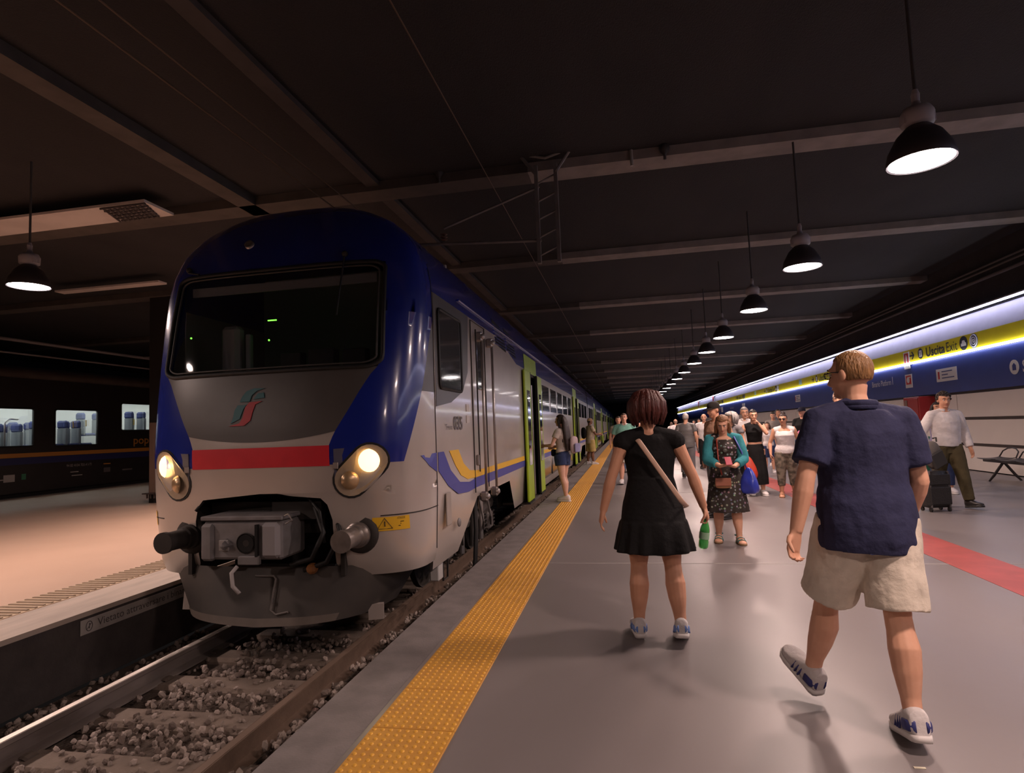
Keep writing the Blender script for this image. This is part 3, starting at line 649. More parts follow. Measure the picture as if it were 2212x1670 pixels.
for k, pts in enumerate(([(cx+.55, 5.1, .85), (cx+.72, 4.95, .62), (cx+.62, 4.92, .40), (cx+.40, 4.95, .34)], [(cx+.66, 5.2, .92), (cx+.86, 5.0, .60), (cx+.74, 4.96, .36), (cx+.50, 5.0, .28)], [(XC+.42, 5.1, .92), (XC+.60, 4.98, .80), (XC+.62, 5.02, .52)], [(XC-.60, 5.06, .95), (XC-.68, 5.0, .82)])):
    sm = []
    for i in range(len(pts)-1): sm += [Vector(pts[i]).lerp(Vector(pts[i+1]), j/4) for j in range(4)]
    sm.append(Vector(pts[-1])); tp(MB().tube(sm, .022 if k < 2 else .014, 8), 'brake_hose', rubber, smooth=True)
tp(MB().box((XC+.30, 5.15, .80), (.5, .1, .16)), 'pocket_equipment', gearm); tp(MB().box((XC-.1, 5.3, .72), (1.2, .1, .3)), 'pocket_equipment', gearm)
tp(MB().ball((XC+.52, 4.98, .30), (.05, .06, .05)), 'hose_cap', mat('cap_orange', (.35, .14, .04), .5))
for s in (-1, 1):
    b0 = tp(MB().lathe([(.17, -.02), (.175, .0), (.165, .03), (.12, .04), (.0, .04)], nose_x(.93 if s > 0 else -.77, .58, 0)+Vector((0, .03, 0)), 26, axis=(0, -1, 0)), 'buffer', gearm, smooth=True)
    q = nose_x(.93 if s > 0 else -.77, .58, 0)
    tp(MB().lathe([(.115, .03), (.115, .07), (.10, .08), (.10, .14), (.085, .15), (.085, .34), (.095, .345), (.095, .385), (.0, .39)], q+Vector((0, .03, 0)), 24, axis=(0, -1, 0)), 'buffer_shank', mat('buffer_steel', (.32, .28, .26), .35, metal=.7, noise_amt=.5, scale=12) if s > 0 else gearm, b0, smooth=True, auto=40)
# lower skirt / plough
def plow(u, v):                                           # v 0 top .. 1 bottom
    z = .30-.45*v; w_ = 1.32-.30*v; yf = 5.04-.14*v; s = u
    return Vector((XC+w_*s, YB-.1-(YB-.1-yf)*(max(0, 1-abs(s)**3.2))**(1/2.2), z-.05*(1-abs(s))*v))
m = MB(); m.grid(plow, [-1+i/14 for i in range(29)], [i/8 for i in range(9)]); pl = tp(m, 'plough', mat('plough_dark', (.055, .047, .043), .6, noise_amt=.6, scale=3, col2=(.09, .075, .065)), smooth=True)
m = MB(); m.grid(lambda u, v: plow(u, .86+.14*v)+Vector((0, -.005, 0)), [-.80+i/14 for i in range(22)], [0, 1]); tp(m, 'plough_lip', mat('plough_lip', (.16, .13, .11), .6, noise_amt=.5, scale=4), pl, smooth=True)
tp(MB().tube([plow(-.05, .15)+Vector((0, -.01, 0)), plow(.10, .15)+Vector((0, -.02, 0)), plow(.12, .2)+Vector((0, -.02, 0)), plow(.13, .72)+Vector((0, -.02, 0)), plow(.18, .80)+Vector((0, -.01, 0)), plow(.28, .76)+Vector((0, -.01, 0))], .010, 6), 'plough_cable', mat('cable_grey', (.16, .14, .13), .6), pl)
tp(MB().prism([(-.05, .12), (.06, -.06), (-.07, -.06)], lambda a, b, d: (XC-1.0+a, 5.3+d, -.12+b), 0, .02), 'rail_guard', mat('guard_pale', (.34, .29, .26), .6), pl); tp(MB().box((XC+.98, 5.30, -.16), (.14, .05, .14), rot=Matrix.Rotation(R(20), 3, 'Z')), 'rail_guard', MATS['guard_pale'], pl)
# warning stickers
def sticker(x0, x1, z0, z1, full):
    m = MB(); m.grid(lambda u, v: nose_x(x0+(x1-x0)*u, z0+(z1-z0)*v, .004), [i/8 for i in range(9)], [0, 1]); st = tp(m, 'warning_sticker', tyel, smooth=True)
    if not full: return
    a, b, c = (x0+.04, z0+.02), (x0+.16, z0+.02), (x0+.10, z0+.115)
    m = MB(); m.tube([nose_x(*q, .006) for q in (a, b, c)], .005, 4, closed=True); tp(m, 'triangle', rubber, st)
    m = MB(); m.tube([nose_x(x0+.10, z0+.04, .007), nose_x(x0+.10, z0+.085, .007)], .005, 4); tp(m, 'exclamation_mark', rubber, st)
    p = nose_x(x0+.20, z0+.10, .008); q = nose_x(x1-.03, z0+.10, .008); lettering('ATTENZIONE', p+Vector((0, -.004, 0)), q-p, (0, 0, 1), .028, rubber, st, width=(q-p).length)
    for i in range(3):
        p = nose_x(x0+.22, z0+.075-.018*i, .006); q = nose_x(x1-.04-.02*i, z0+.075-.018*i, .006); tp(MB().tube([p, q], .003, 4), 'text_line', rubber, st)
sticker(1.05, 1.335, .60, .725, True); sticker(-1.36, -1.27, .66, .80, False)
# ------------------------------------------------------------------ carriages
SXR = XC+1.45
def side(z, off=0): return XC+hw(z)+off
CARL = 26.2
seat_gap = .5
def carriage(y0, y1, first):
    bog = [(y0+1.75, y0+2.45, y0+4.6, y0+5.3), (y1-5.3, y1-4.6, y1-2.45, y1-1.75)]
    if first: bog[0] = (6.72, 7.45, 9.6, 10.3)
    D = [(y0+6.3, y0+7.85), (y1-7.85, y1-6.3)]
    if first: D[0] = (11.45, 13.0); D[1] = (22.4, 23.95)
    def zb(y):
        for a, b, c, d in bog:
            if a < y < d: return lerp_tab([(a, .10), (b, .64), (c, .64), (d, .10)], y)
        return .10
    def zblue(y): return lerp_tab([(9.0, 2.93), (10.6, 2.66)], y) if first else 2.66
    ys = sorted(set([y0, y1]+[v for b in bog for v in b]+[v for d in D for v in d]+([8.4, 9.0, 10.6] if first else [])))
    m = MB(); zp = [.9, 1.6, 2.3]
    zr = [3.0, 3.2, 3.4, 3.55, 3.68, 3.78, 3.86, 3.91, 3.94, 3.95]
    for sgn in (1, -1):
        for a, b in zip(ys, ys[1:]):
            isd = any(d0 <= a and b <= d1 for d0, d1 in D)
            def P(y, k):
                lv = [zb(y)]+zp+[zblue(y)]+[max(z, zblue(y)+.01+.001*i) for i, z in enumerate(zr)]
                z = lv[k]; return Vector((XC+sgn*hw(z), y, z))
            n = 1+len(zp)+1+len(zr)
            for k in range(n-1):
                if isd and sgn > 0 and k < 4: continue
                m.mi = 0 if k < 4 else 1
                # openings over the bogies keep their slanted edge
                aa, bb = a+1e-4, b-1e-4
                m.add([P(aa, k), P(bb, k), P(bb, k+1), P(aa, k+1)], [(0, 1, 2, 3)])
    body = tp(m, 'carriage_body', [silver, tblue], smooth=True, auto=25)
    # end walls and floor
    prof = [(XC+hw(z), z) for z in [.1, .9, 2.7]+zr]+[(XC-hw(z), z) for z in reversed([.1, .9, 2.7]+zr[:-1])]
    for ye in ((y1,) if first else (y0, y1)): tp(MB().prism(prof, lambda a, b, d: (a, ye+d, b), -.02, .0), 'end_wall', gearm, body)
    tp(MB().box((XC, (y0+y1)/2+(.8 if first else 0), .70), (2.6, y1-y0-(2.4 if first else .4), .04)), 'floor_pan', void, body)
    # doors
    for d0, d1 in D:
        w_ = d1-d0
        tp(MB().box((SXR-.55, (d0+d1)/2, 1.35), (.02, w_+.8, 2.7)), 'vestibule_back', mat('vestibule', (.10, .095, .09), .7), body)
        for yy_ in (d0-.02, d1+.02): tp(MB().box((SXR-.27, yy_, 1.37), (.55, .03, 2.62)), 'door_jamb', rubber, body)
        tp(MB().box((SXR-.25, (d0+d1)/2, .04), (.56, w_, .05)), 'door_sill', chrome, body)
        tp(MB().box((SXR-.2, (d0+d1)/2, 2.62), (.4, w_, .12)), 'door_mechanism', gearm, body)
        m = MB(); zz = [2.62, 2.72, 2.8, 2.9, 2.96] ; m.grid(lambda u, v: (side(v, .006), u, v), [d0-.02, d1+.02], zz); tp(m, 'door_header', lime, body)
        for i_, ya in enumerate((d0-.36, d1-.30)):
            lf = tp(MB().box((SXR+.045, ya+.33, 1.36), (.045, .66, 2.52), bev=.015), 'door_leaf', lime, body)
            tp(MB().box((SXR+.07, ya+.33, 1.50), (.008, .34, 1.45), bev=.003), 'door_window', sideglass, lf)
            tp(MB().box((SXR+.045, ya+(.68 if i_ == 0 else -.02), 1.36), (.05, .05, 2.5)), 'door_seal', rubber, lf)
            tp(MB().box((SXR+.045, ya+.33, .08), (.05, .6, .03)), 'door_foot', rubber, lf)
        tp(MB().cyl((SXR-.05, d1-.5, .1), (SXR-.05, d1-.5, 2.4), .03, n=10), 'grab_pole', chrome, body)
    # windows
    segs = [(D[0][1]+.7, D[1][0]-.7)]+([] if first else [(y0+.6, D[0][0]-1.0)])+[(D[1][1]+.8, y1-.6)]
    for a, b in segs:
        n = max(1, round((b-a)/1.75)); st = (b-a)/n
        for i in range(n):
            yc = a+st*(i+.5)
            tp(MB().box((side(2.2)-.004, yc, 2.2), (.022, st-.35, .62), bev=.008), 'window', sideglass, body)
            if b-a > 6: tp(MB().box((side(.5)-.012, yc, .52), (.03, st-.35, .46), bev=.008), 'window', sideglass, body)
        for nm, z0, z1, mt in (('yellow_stripe', .89, .97, tyel), ('blue_stripe', .78, .885, tband)):
            m = MB(); m.grid(lambda u, v: (side(v, .004), u, v), [a-.65 if a > y0+1 else a, b+.65 if b < y1-1 else b], [z0, z1]); tp(m, nm, mt, body)
    # roof gutter
    tp(MB().tube([(side(3.05, .012), y0+(1.0 if first else .1), 3.05), (side(3.05, .012), y1-.1, 3.05)], .014, 6), 'roof_gutter', tblue, body)
    # bogies
    for a, b, c, d in bog:
        bg = empty('bogie', ((XC), (a+d)/2, RAILZ), parent=body); 
        for k, yy_ in enumerate((b-(a+d)/2-.1, c-(a+d)/2+.1)):
            ax = MB(); ax.lathe([(.06, -.80), (.06, -.74), (.45, -.74), (.47, -.76), (.47, -.69), (.44, -.67), (.10, -.66), (.08, -.5), (.08, .5), (.10, .66), (.44, .67), (.47, .69), (.47, .76), (.45, .74), (.06, .74), (.06, .80)], (0, yy_, .44), 28, axis=(1, 0, 0)); o = ax.build('wheelset', gearm, body, smooth=True, auto=30); o.location = bg.location
            o = MB().box((.98, yy_, .44), (.22, .30, .30), bev=.04).build('axle_box', mat('axlebox', (.13, .11, .10), .6, noise_amt=.5, scale=9), body); o.location = bg.location
            for dy in (-.28, .28):
                sp = MB(); n_ = 40; sp.tube([(.98+.085*math.cos(i*.75), yy_+dy+.085*math.sin(i*.75), .30+.30*i/n_) for i in range(n_+1)], .018, 6); o = sp.build('coil_spring', gearm, body, smooth=True); o.location = bg.location
        o = MB().tube([(.98, -1.55, .70), (.98, -.5, .60), (.98, .5, .60), (.98, 1.55, .70)], [(.07, .10)]*4, 8).build('bogie_frame', mat('bogie_dark', (.07, .058, .052), .7, noise_amt=.5, scale=7), body); o.location = bg.location
        for yy_ in (-.55, 0, .55):
            o = MB().cyl((1.06, yy_, .25), (1.06, yy_+.05, .95), .04, n=10).build('damper', chrome if yy_ else gearm, body); o.location = bg.location
        for yy_ in (-.9, .3, .8):
            o = MB().tube([(1.10, yy_, .95), (1.16, yy_+.05, .55), (1.12, yy_+.2, .40), (1.08, yy_+.35, .62)], .016, 6).build('cable', mat('cable_grey', (.16, .14, .13), .6), body); o.location = bg.location
        bpy.data.objects.remove(bg)
    return body
c1 = carriage(YB, 31.0, True)
for k in range(3): carriage(31.5+26.2*k, 31.5+26.2*k+25.7, False)
for k in range(3): tp(MB().box((XC, 31.25+26.2*k, 2.0), (1.6, .52, 3.0), bev=.05), 'gangway', rubber)
# cab side: dark panel, window, door, rails, grilles, stripes, number
m = MB(); m.prism([(5.82, 1.74), (6.35, 1.80), (6.85, 1.95), (7.10, 2.2), (7.22, 2.93), (5.82, 2.93)], lambda a, b, d: (side(b, d), a, b), .001, .006); tp(m, 'cab_side_panel', tgrey, c1)
cw = tp(MB().box((SXR+.004, 6.36, 2.36), (.02, .86, .84), bev=.01), 'cab_side_window', sideglass, c1)
tp(MB().tube([(SXR+.012, 6.36+.43*a, 2.36+.42*b) for a, b in dense], .018, 6, closed=True), 'window_seal', rubber, cw)
dr = tp(MB().tube([(SXR+.006, y, z) for y, z in ((7.30, .70), (7.30, 2.9), (8.05, 2.9), (8.05, .70))], .008, 5), 'cab_door_seam', gearm, c1)
tp(MB().box((SXR+.006, 7.72, 2.38), (.014, .26, .72), bev=.006), 'cab_door_window', sideglass, dr)
tp(MB().box((SXR+.02, 7.42, 1.1), (.04, .04, .14), bev=.01), 'cab_door_handle', chrome, dr)
for y in (7.60, 8.22):
    r_ = tp(MB().cyl((SXR+.075, y, .62), (SXR+.075, y, 2.72), .019, n=10), 'handrail', chrome, c1, smooth=True)
    for z in (.62, 2.72): tp(MB().box((SXR+.045, y, z), (.10, .08, .13), bev=.02), 'rail_bracket', chrome, r_); tp(MB().ball((SXR+.08, y, z), .045), 'rail_knob', chrome, r_)
tp(MB().cyl((SXR+.03, 7.47, .95), (SXR+.03, 7.47, 2.8), .010, n=8), 'drain_pipe', gearm, c1)
for y0_ in (8.75, 9.65):
    g_ = MB(); g_.prism([(y0_, 3.18), (y0_+.78, 3.10), (y0_+.90, 2.76), (y0_+.12, 2.80)], lambda a, b, d: (side(b, d), a, b), .001, .006); gp_ = tp(g_, 'louvre_panel', void, c1)
    for k in range(7):
        z = 2.80+.048*k; f = (z-2.78)/.36; tp(MB().box((side(z, .010), y0_+.45-.06*f, z), (.012, .78, .014)), 'louvre', tblue, gp_)
ye_pts = [(6.22, 1.27), (6.58, 1.27), (6.78, 1.10), (7.05, 1.0), (7.45, .97), (11.05, .97), (11.05, .89), (7.35, .89), (6.95, .90), (6.66, .97), (6.44, 1.10)]
m = MB(); m.prism(ye_pts, lambda a, b, d: (side(b, d), a, b), .002, .006); tp(m, 'yellow_stripe', tyel, c1)
bl_pts = [(5.83, 1.27), (6.02, 1.27), (6.25, 1.06), (6.60, .90), (7.05, .86), (7.45, .885), (11.10, .885), (11.10, .78), (7.35, .76), (7.0, .745), (6.55, .77), (6.15, .90), (5.83, 1.08)]
m = MB(); m.prism(bl_pts, lambda a, b, d: (side(b, d), a, b), .002, .006); tp(m, 'blue_stripe', tband, c1)
m = MB(); m.prism([(.0, 1.26), (1, 1.27), (1, 1.08), (.62, 1.15)], lambda a, b, d: nose_t(74+15.8*a, b, .004+d), 0, .004); tp(m, 'blue_stripe_tip', tband, c1)
nm_ = mat('number_grey', (.12, .10, .10), .6)
lettering('Treno', (SXR+.008, 6.10, 1.50), (0, 1, 0), (0, 0, 1), .085, nm_, c1, width=.26)
lettering('035', (SXR+.008, 6.42, 1.50), (0, 1, 0), (0, 0, 1), .21, nm_, c1, width=.36, bold=.02)
for z in (1.62, 1.76): tp(MB().box((SXR+.004, 7.05, z), (.006, .14, .09)), 'side_label', mat('label_pale', (.55, .5, .47), .5), c1)
tp(MB().box((SXR+.008, 6.12, .66), (.016, .16, .34), bev=.006), 'service_hatch', silver_d, c1)
tp(MB().ball((SXR+.01, 6.5, .46), (.02, .05, .05)), 'filler_cap', coup_m, c1)
tp(MB().box((XC+1.26, 6.25, .02), (.10, .16, .26), bev=.01), 'step_bracket', mat('bracket_white', (.5, .47, .45), .5), c1); tp(MB().tube([(XC+1.28, 6.4, .1), (XC+1.28, 6.42, -.16), (XC+1.28, 6.58, -.16), (XC+1.28, 6.6, .1)], .012, 6), 'step_loop', gearm, c1)
tp(MB().tube([(XC+1.36, 7.6, .6), (XC+1.38, 7.55, .2), (XC+1.36, 7.5, -.3)], [(.03, .045)]*3, 8), 'step_post', rubber, c1)
# ------------------------------------------------------------------ the dark train at the far platform
T2 = FARX-.32
t2 = empty('dark_train', (T2, 0, 0), label='dark regional train with lit windows and orange stripe at the far platform', cat='train')
t2m = mat('dark_train_paint', (.018, .014, .014), .35, noise_amt=.3, scale=2); org = mat('stripe_orange', (.50, .20, .025), .5); t2b = mat('stripe_navy', (.012, .015, .10), .5)
W2 = [(11.6, 13.2, 1.55, 2.75), (14.25, 15.85, 1.55, 2.75), (16.56, 18.2, 1.52, 2.75), (19.2, 20.9, 2.02, 3.05), (22, 23.6, 2.02, 3.05)]
def T2P(mb, n, mt, par=None, **k): return mb.build(n, mt, par or t2, **k)
# body panels around the openings
m = MB(); ysl = [-2.0]+[v for w_ in W2 for v in w_[:2]]+[40]
for i in range(len(ysl)-1):
    a, b = ysl[i], ysl[i+1]
    if i % 2 == 0: m.box((-.04, (a+b)/2, 1.9), (.08, b-a, 3.6))
    else:
        z0, z1 = W2[i//2][2:]; m.box((-.04, (a+b)/2, (.1+z0)/2), (.08, b-a, z0-.1)); m.box((-.04, (a+b)/2, (z1+3.7)/2), (.08, b-a, 3.7-z1))
t2s = T2P(m, 'side_wall', t2m)
m = MB(); m.grid(lambda u, v: (-.08-1.4*(1-math.cos(v)), u, 3.7+.55*math.sin(v)), [-2, 40], [i*PI/2/8 for i in range(9)]); T2P(m, 'roof', mat('t2_roof', (.16, .125, .11), .7, noise_amt=.4, scale=2), smooth=True)
T2P(MB().box((-1.4, 19, .95), (2.6, 42, .06)), 'floor_pan', mat('t2_floor', (.25, .24, .24), .7))
T2P(MB().box((-2.75, 19, 2.2), (.05, 42, 2.9)), 'far_wall', mat('t2_inner', (.6, .62, .6), .6))
T2P(MB().box((-1.4, 19, 3.55), (2.6, 42, .05)), 'inner_ceiling', MATS['t2_inner'])
cl = T2P(MB().box((-1.4, 19, 3.51), (.35, 41, .03)), 'light_strip', mat('t2_light', (1, 1, 1), .5, emit=12, ecol=(.95, 1, .95)))
T2P(MB().box((.004, 19, 1.27), (.012, 42, .13)), 'orange_stripe', org); T2P(MB().box((.004, 19, 1.09), (.012, 42, .21)), 'navy_stripe', t2b)
for a, b, z0, z1 in W2:
    fr = T2P(MB().tube([(.0, (a+b)/2+(b-a)/2*u, (z0+z1)/2+(z1-z0)/2*v) for u, v in dense], .03, 6, closed=True), 'window', rubber)
    T2P(MB().box((-.03, (a+b)/2, (z0+z1)/2), (.006, b-a, z1-z0)), 'pane', mat('t2_pane', (.9, .95, .95), .03, trans=1, alpha=.25), fr)
sb_ = mat('seat_blue', (.035, .05, .17), .8); sg_ = mat('seat_grey', (.20, .22, .24), .7); sy_ = mat('grab_yellow', (.7, .45, .02), .5)
def seat(y, x, zb_):
    s = T2P(MB().box((x, y, zb_+.28), (.44, .10, .62), bev=.06), 'seat_back', sg_)
    T2P(MB().box((x, y-.01, zb_+.68), (.42, .13, .28), bev=.06), 'headrest', sb_, s); T2P(MB().box((x, y+.25, zb_-.02), (.44, .46, .10), bev=.04), 'seat_cushion', sb_, s)
for y in (11.9, 12.9, 14.4, 15.1, 15.7, 16.7, 17.25, 17.8):
    for x in (-.45, -1.0, -1.9): seat(y+random.uniform(-.05, .05), x, 1.45+(.0 if y < 16 else .12))
for y in (19.4, 20.1, 20.7, 22.3): 
    for x in (-.5, -1.05, -2.0): seat(y, x, 1.95)
for y, z in ((16.62, 1.85), (17.45, 2.25), (17.95, 2.3), (20.05, 2.35)): T2P(MB().tube([(-.25, y+.02*math.cos(t*.5), z+.12*math.sin(t)) for t in [-1.2+.3*i for i in range(9)]], .025, 6), 'grab_handle', sy_)
T2P(MB().tube([(-.2, 15.1, 1.5), (-.2, 15.1, 2.3), (-.2, 15.25, 2.42), (-.2, 15.5, 2.40)], .025, 8), 'grab_pole', chrome, smooth=True)
lettering('pop', (.012, 19.78, 1.50), (0, 1, 0), (0, 0, 1), .42, org, t2, width=.74, bold=.01)
wt = mat('t2_print', (.42, .38, .36), .6)
lettering('94 83 4104 703-4 I-TI', (.012, 17.0, .80), (0, 1, 0), (0, 0, 1), .13, wt, t2, width=.95)
for y, z, w_, h_, mt in ((15.1, .58, .34, .22, wt), (15.55, .60, .14, .18, mat('t2_green', (.04, .2, .1), .6)), (14.75, .55, .40, .03, wt), (17.3, .62, .3, .03, wt), (17.4, .50, .4, .03, wt), (18.6, .82, .3, .04, org), (18.6, .6, .28, .16, mat('t2_print_dim', (.12, .10, .10), .6)), (19.5, .55, .45, .05, MATS['t2_print_dim']), (14.35, .5, .3, .14, MATS['t2_print_dim'])):
    T2P(MB().box((.004, y, z), (.01, w_, h_)), 'side_marking', mt)
T2P(MB().box((-.3, 19, -.15), (.4, 42, .6)), 'underframe', void)
# conduit, cable tray and catenary over the far track
for i, (x, y, z, r_, lab) in enumerate(((FARX+.4, 0, 4.75, .05, 'pale horizontal conduit above the dark train'), (FARX-.2, 0, 4.45, .03, 'lower thin pipe above the dark train'))):
    MB().cyl((x, YN+.1, z), (x, 45, z), r_, n=8).build('overhead_conduit', mat('conduit_mid', (.22, .19, .18), .6), label=lab, cat='conduit')
fp = empty('overhead_line_post', (-15.5, 17.5, 4.2), label='thin overhead line support bracket above the dark train', cat='post')
MB().cyl((0, 0, 0), (0, 0, CEIL-4.2), .03, n=8).build('upright', steel, fp); MB().cyl((0, 0, .1), (1.6, 1.2, .75), .02, n=6).build('strut', steel, fp); MB().cyl((-.6, 0, .25), (1.2, .8, .28), .02, n=6).build('cantilever', steel, fp)
# ------------------------------------------------------------------ people
def skin_mat(name, col): return mat(name, col, .55, noise_amt=.25, scale=14, col2=(col[0]*.8, col[1]*.68, col[2]*.62), spec=.35)
def cloth(name, col, rough=.85, n=.35, b=.25, bs=35): return mat(name, col, rough, noise_amt=n, scale=9, bump=b, bscale=bs, spec=.2)
def remesh(o, vox, smooth=3, wrinkle=0, wsize=.12):
    m = o.modifiers.new('remesh', 'REMESH'); m.mode = 'VOXEL'; m.voxel_size = vox; m.use_smooth_shade = True
    if wrinkle:
        k = f'folds_{wsize}'
        t = bpy.data.textures.get(k) or bpy.data.textures.new(k, 'CLOUDS'); t.noise_scale = wsize; t.noise_depth = 2
        d = o.modifiers.new('folds', 'DISPLACE'); d.texture = t; d.strength = wrinkle; d.mid_level = .5
        d.texture_coords = 'LOCAL'
    if smooth:
        q = o.modifiers.new('smooth', 'SMOOTH'); q.factor = .5; q.iterations = smooth
def ik(a, t, l1, l2, pole):
    a, t = Vector(a), Vector(t); d = t-a; L = min(d.length, (l1+l2)*.995); d.normalize()
    x = (l1*l1-l2*l2+L*L)/(2*L); hgt = math.sqrt(max(0, l1*l1-x*x))
    p = Vector(pole); p = p-d*p.dot(d); p.normalize()
    return a+d*x+p*hgt, a+d*L

def human(label, pos, h=1.7, yaw=0, girth=1.0, fem=False, lean=0, side_lean=0, twist=0, head=(0, 0), legs=None, arms=None, hands=None,
          skin=(.62, .36, .25), vox=.010, hair=None, hair_col=(.02, .012, .01), wear=(), shoes=None, face=True, group=None,
          belly=0, eyewear=None, drop=True, handdir=None):
    """a figure in its own frame: +Y ahead, +X its right side. legs/arms: dict R,L. returns joints in world space."""
    legs = legs or {}; arms = arms or {}; hands = hands or {}; handdir = handdir or {}
    V = Vector
    SM = skin_mat('skin_%02d_%02d' % (int(skin[0]*100), int(skin[1]*100)), skin)
    sw = (.108 if fem else .121)*h*(.6+.4*girth); hw = (.056 if fem else .052)*h
    hipz, knl, shl, ankz = .515*h, .235*h, .235*h, .045*h
    J = {}
    up = Matrix.Rotation(R(-twist), 3, 'Z') @ Matrix.Rotation(R(-lean), 3, 'X') @ Matrix.Rotation(R(side_lean), 3, 'Y')
    hip0 = V((0, 0, hipz))
    def U(x, y, z): return hip0+up @ (V((x, y, z))*h-hip0)           # upper-body point in units of height
    feet = {}
    for s, n in ((1, 'R'), (-1, 'L')):
        hp, ab, kf, fp, fy = (legs.get(n) or (2*s, 2, 3, 0, 6))
        a = V((s*hw, 0, hipz-.005*h))
        def dirv(p): return V((s*math.sin(R(ab)), math.sin(R(p))*math.cos(R(ab)), -math.cos(R(p))*math.cos(R(ab))))
        k = a+dirv(hp)*knl; f = k+dirv(hp-kf)*shl
        fy = R(fy)*s
        fd = V((math.sin(fy)*math.cos(R(fp)), math.cos(fy)*math.cos(R(fp)), math.sin(R(fp))))
        fu = V((0, 0, 1)); fu = (fu-fd*fu.dot(fd)).normalized()
        feet[n] = (f, fd, fu); J['hip'+n], J['knee'+n], J['ankle'+n] = a, k, f
    # lowest sole point onto the floor
    low = 1e9
    for n, (f, fd, fu) in feet.items():
        for t in (-.045, .10): low = min(low, (f+fd*(t*h)-fu*ankz).z)
    dz = -low if drop else 0
    off = V((0, 0, dz))
    for k in list(J): J[k] = J[k]+off
    feet = {n: (f+off, fd, fu) for n, (f, fd, fu) in feet.items()}
    hip0 = hip0+off
    def U(x, y, z): return hip0+up @ (V((x, y, z))*h-V((0, 0, hipz)))
    # torso rings: z, half width, half depth, y offset
    g = girth
    if fem: T = [(.455, .060, .050, -.004), (.48, .088*g, .062*g, -.008), (.52, .098*g, .068*g, -.010), (.57, .086*g, .058*g, 0), (.62, .074*g, .052*g, .002), (.68, .080*g, .060*g, .008), (.725, .088*g, .071*g, .014), (.765, .090, .055, 0), (.80, .085, .045, -.004), (.825, .050, .034, -.004)]
    else: T = [(.455, .060, .050, -.004), (.48, .084*g, .060*g, -.008), (.52, .092*g, .066*g, -.008), (.57, .088*g, .062*g, 0), (.62, .086*g, .060*g, .002), (.68, .094*g, .064*g, .006), (.73, .102*g, .068*g, .006), (.77, .106, .058, 0), (.80, .095, .046, -.004), (.83, .050, .036, -.004)]
    if belly: T = [(z, a+belly*.4*math.exp(-((z-.6)/.07)**2), b+belly*math.exp(-((z-.6)/.07)**2)*.7, y+belly*.5*math.exp(-((z-.6)/.07)**2)) for z, a, b, y in T]
    sx = (up @ V((1, 0, 0)))
    def torso(mb, z0, z1, add=0, boxy=0, n=22, amin=0, yo=0, dk=1):
        zz = sorted(set([z0, z1]+[t[0] for t in T if z0 < t[0] < z1])); path = []; rad = []
        for z in zz:
            i = max(0, min(len(T)-2, max(j for j in range(len(T)) if T[j][0] <= max(z, T[0][0]))))
            t = min(1, max(0, (z-T[i][0])/(T[i+1][0]-T[i][0]))); q = [T[i][j]*(1-t)+T[i+1][j]*t for j in (1, 2, 3)]
            if z < .58 and amin: q[0] = max(q[0], amin); q[1] = max(q[1], amin*.66)
            if boxy and z < .76: q[0] = q[0]*(1-boxy)+.105*g*boxy; q[1] = q[1]*(1-boxy)+.072*g*boxy
            path.append(U(0, q[2]+yo, z)); rad.append(((q[0]+add)*h, (q[1]+add)*h*dk))
        mb.tube(path, rad, n, side=sx)
    def yoke(mb, n, add=0):                            # slope from the neck to the shoulder
        s = 1 if n == 'R' else -1
        mb.tube([U(s*.012, -.006, .826), U(s*.045, -.006, .812), U(s*sw/h*.75, -.004, .800), J['sh'+n]], [(.022*h+add*h, .024*h+add*h), (.026*h+add*h, .028*h+add*h), (.030*h+add*h, .031*h+add*h), (.029*h+add*h, .029*h+add*h)], 12)
    # arms
    l1, l2 = .168*h, .145*h
    for s, n in ((1, 'R'), (-1, 'L')):
        shp = U(s*sw/h*.93, -.004, .795); J['sh'+n] = shp
        tgt, pole = arms.get(n) or ((s*.155, .02, .495), (s*.5, -1, 0))
        e, wv = ik(shp, U(*tgt), l1, l2, up @ V(pole)); J['el'+n] = e; J['wr'+n] = wv
    # head
    nb = U(0, -.006, .815); hc = U(0, .010, .925)
    HR = up @ Matrix.Rotation(R(head[0]), 3, 'Z') @ Matrix.Rotation(R(-head[1]), 3, 'X')
    piv = U(0, 0, .86); hc = piv+HR @ (V((0, .012, .068))*h)
    J['head'] = hc; J['neck'] = nb
    def Hd(x, y, z): return hc+HR @ (V((x, y, z))*h)
    b = MB()
    torso(b, .455, .83)
    for s, n in ((1, 'R'), (-1, 'L')):
        a, k, f = J['hip'+n], J['knee'+n], J['ankle'+n]
        q = .6+.4*g
        th = (.054 if fem else .050)*h*q
        b.tube([a+V((0, 0, .02*h)), a.lerp(k, .3), a.lerp(k, .7), a.lerp(k, .93), k], [th*1.05, th, th*.80, th*.66, .033*h*q], 14)
        back = -feet[n][1]*.010*h
        b.tube([k.lerp(a, .06), k, k.lerp(f, .14)+back*.3, k.lerp(f, .32)+back, k.lerp(f, .55)+back*.6, k.lerp(f, .8), f, f-V((0, 0, .02*h))],
               [.034*h*q, .033*h*q, .0335*h*q, .0385*h*q, .034*h*q, .024*h*q, .0215*h, .021*h], 14)
        fd, fu = feet[n][1], feet[n][2]; sdv = fd.cross(fu)
        kf_ = .8 if shoes and shoes[0] != 'sandal' else 1
        fp = [(-.036, .020, .022, .026), (-.02, .024, .030, .030), (.02, .026, .026, .026), (.06, .031, .019, .019), (.095, .030, .013, .013), (.112, .016, .008, .009)]
        b.tube([f+fd*(t*h)-fu*(ankz-zc*h) for t, wd, hh, zc in fp], [(wd*h*kf_, hh*h*kf_) for t, wd, hh, zc in fp], 12, side=sdv)
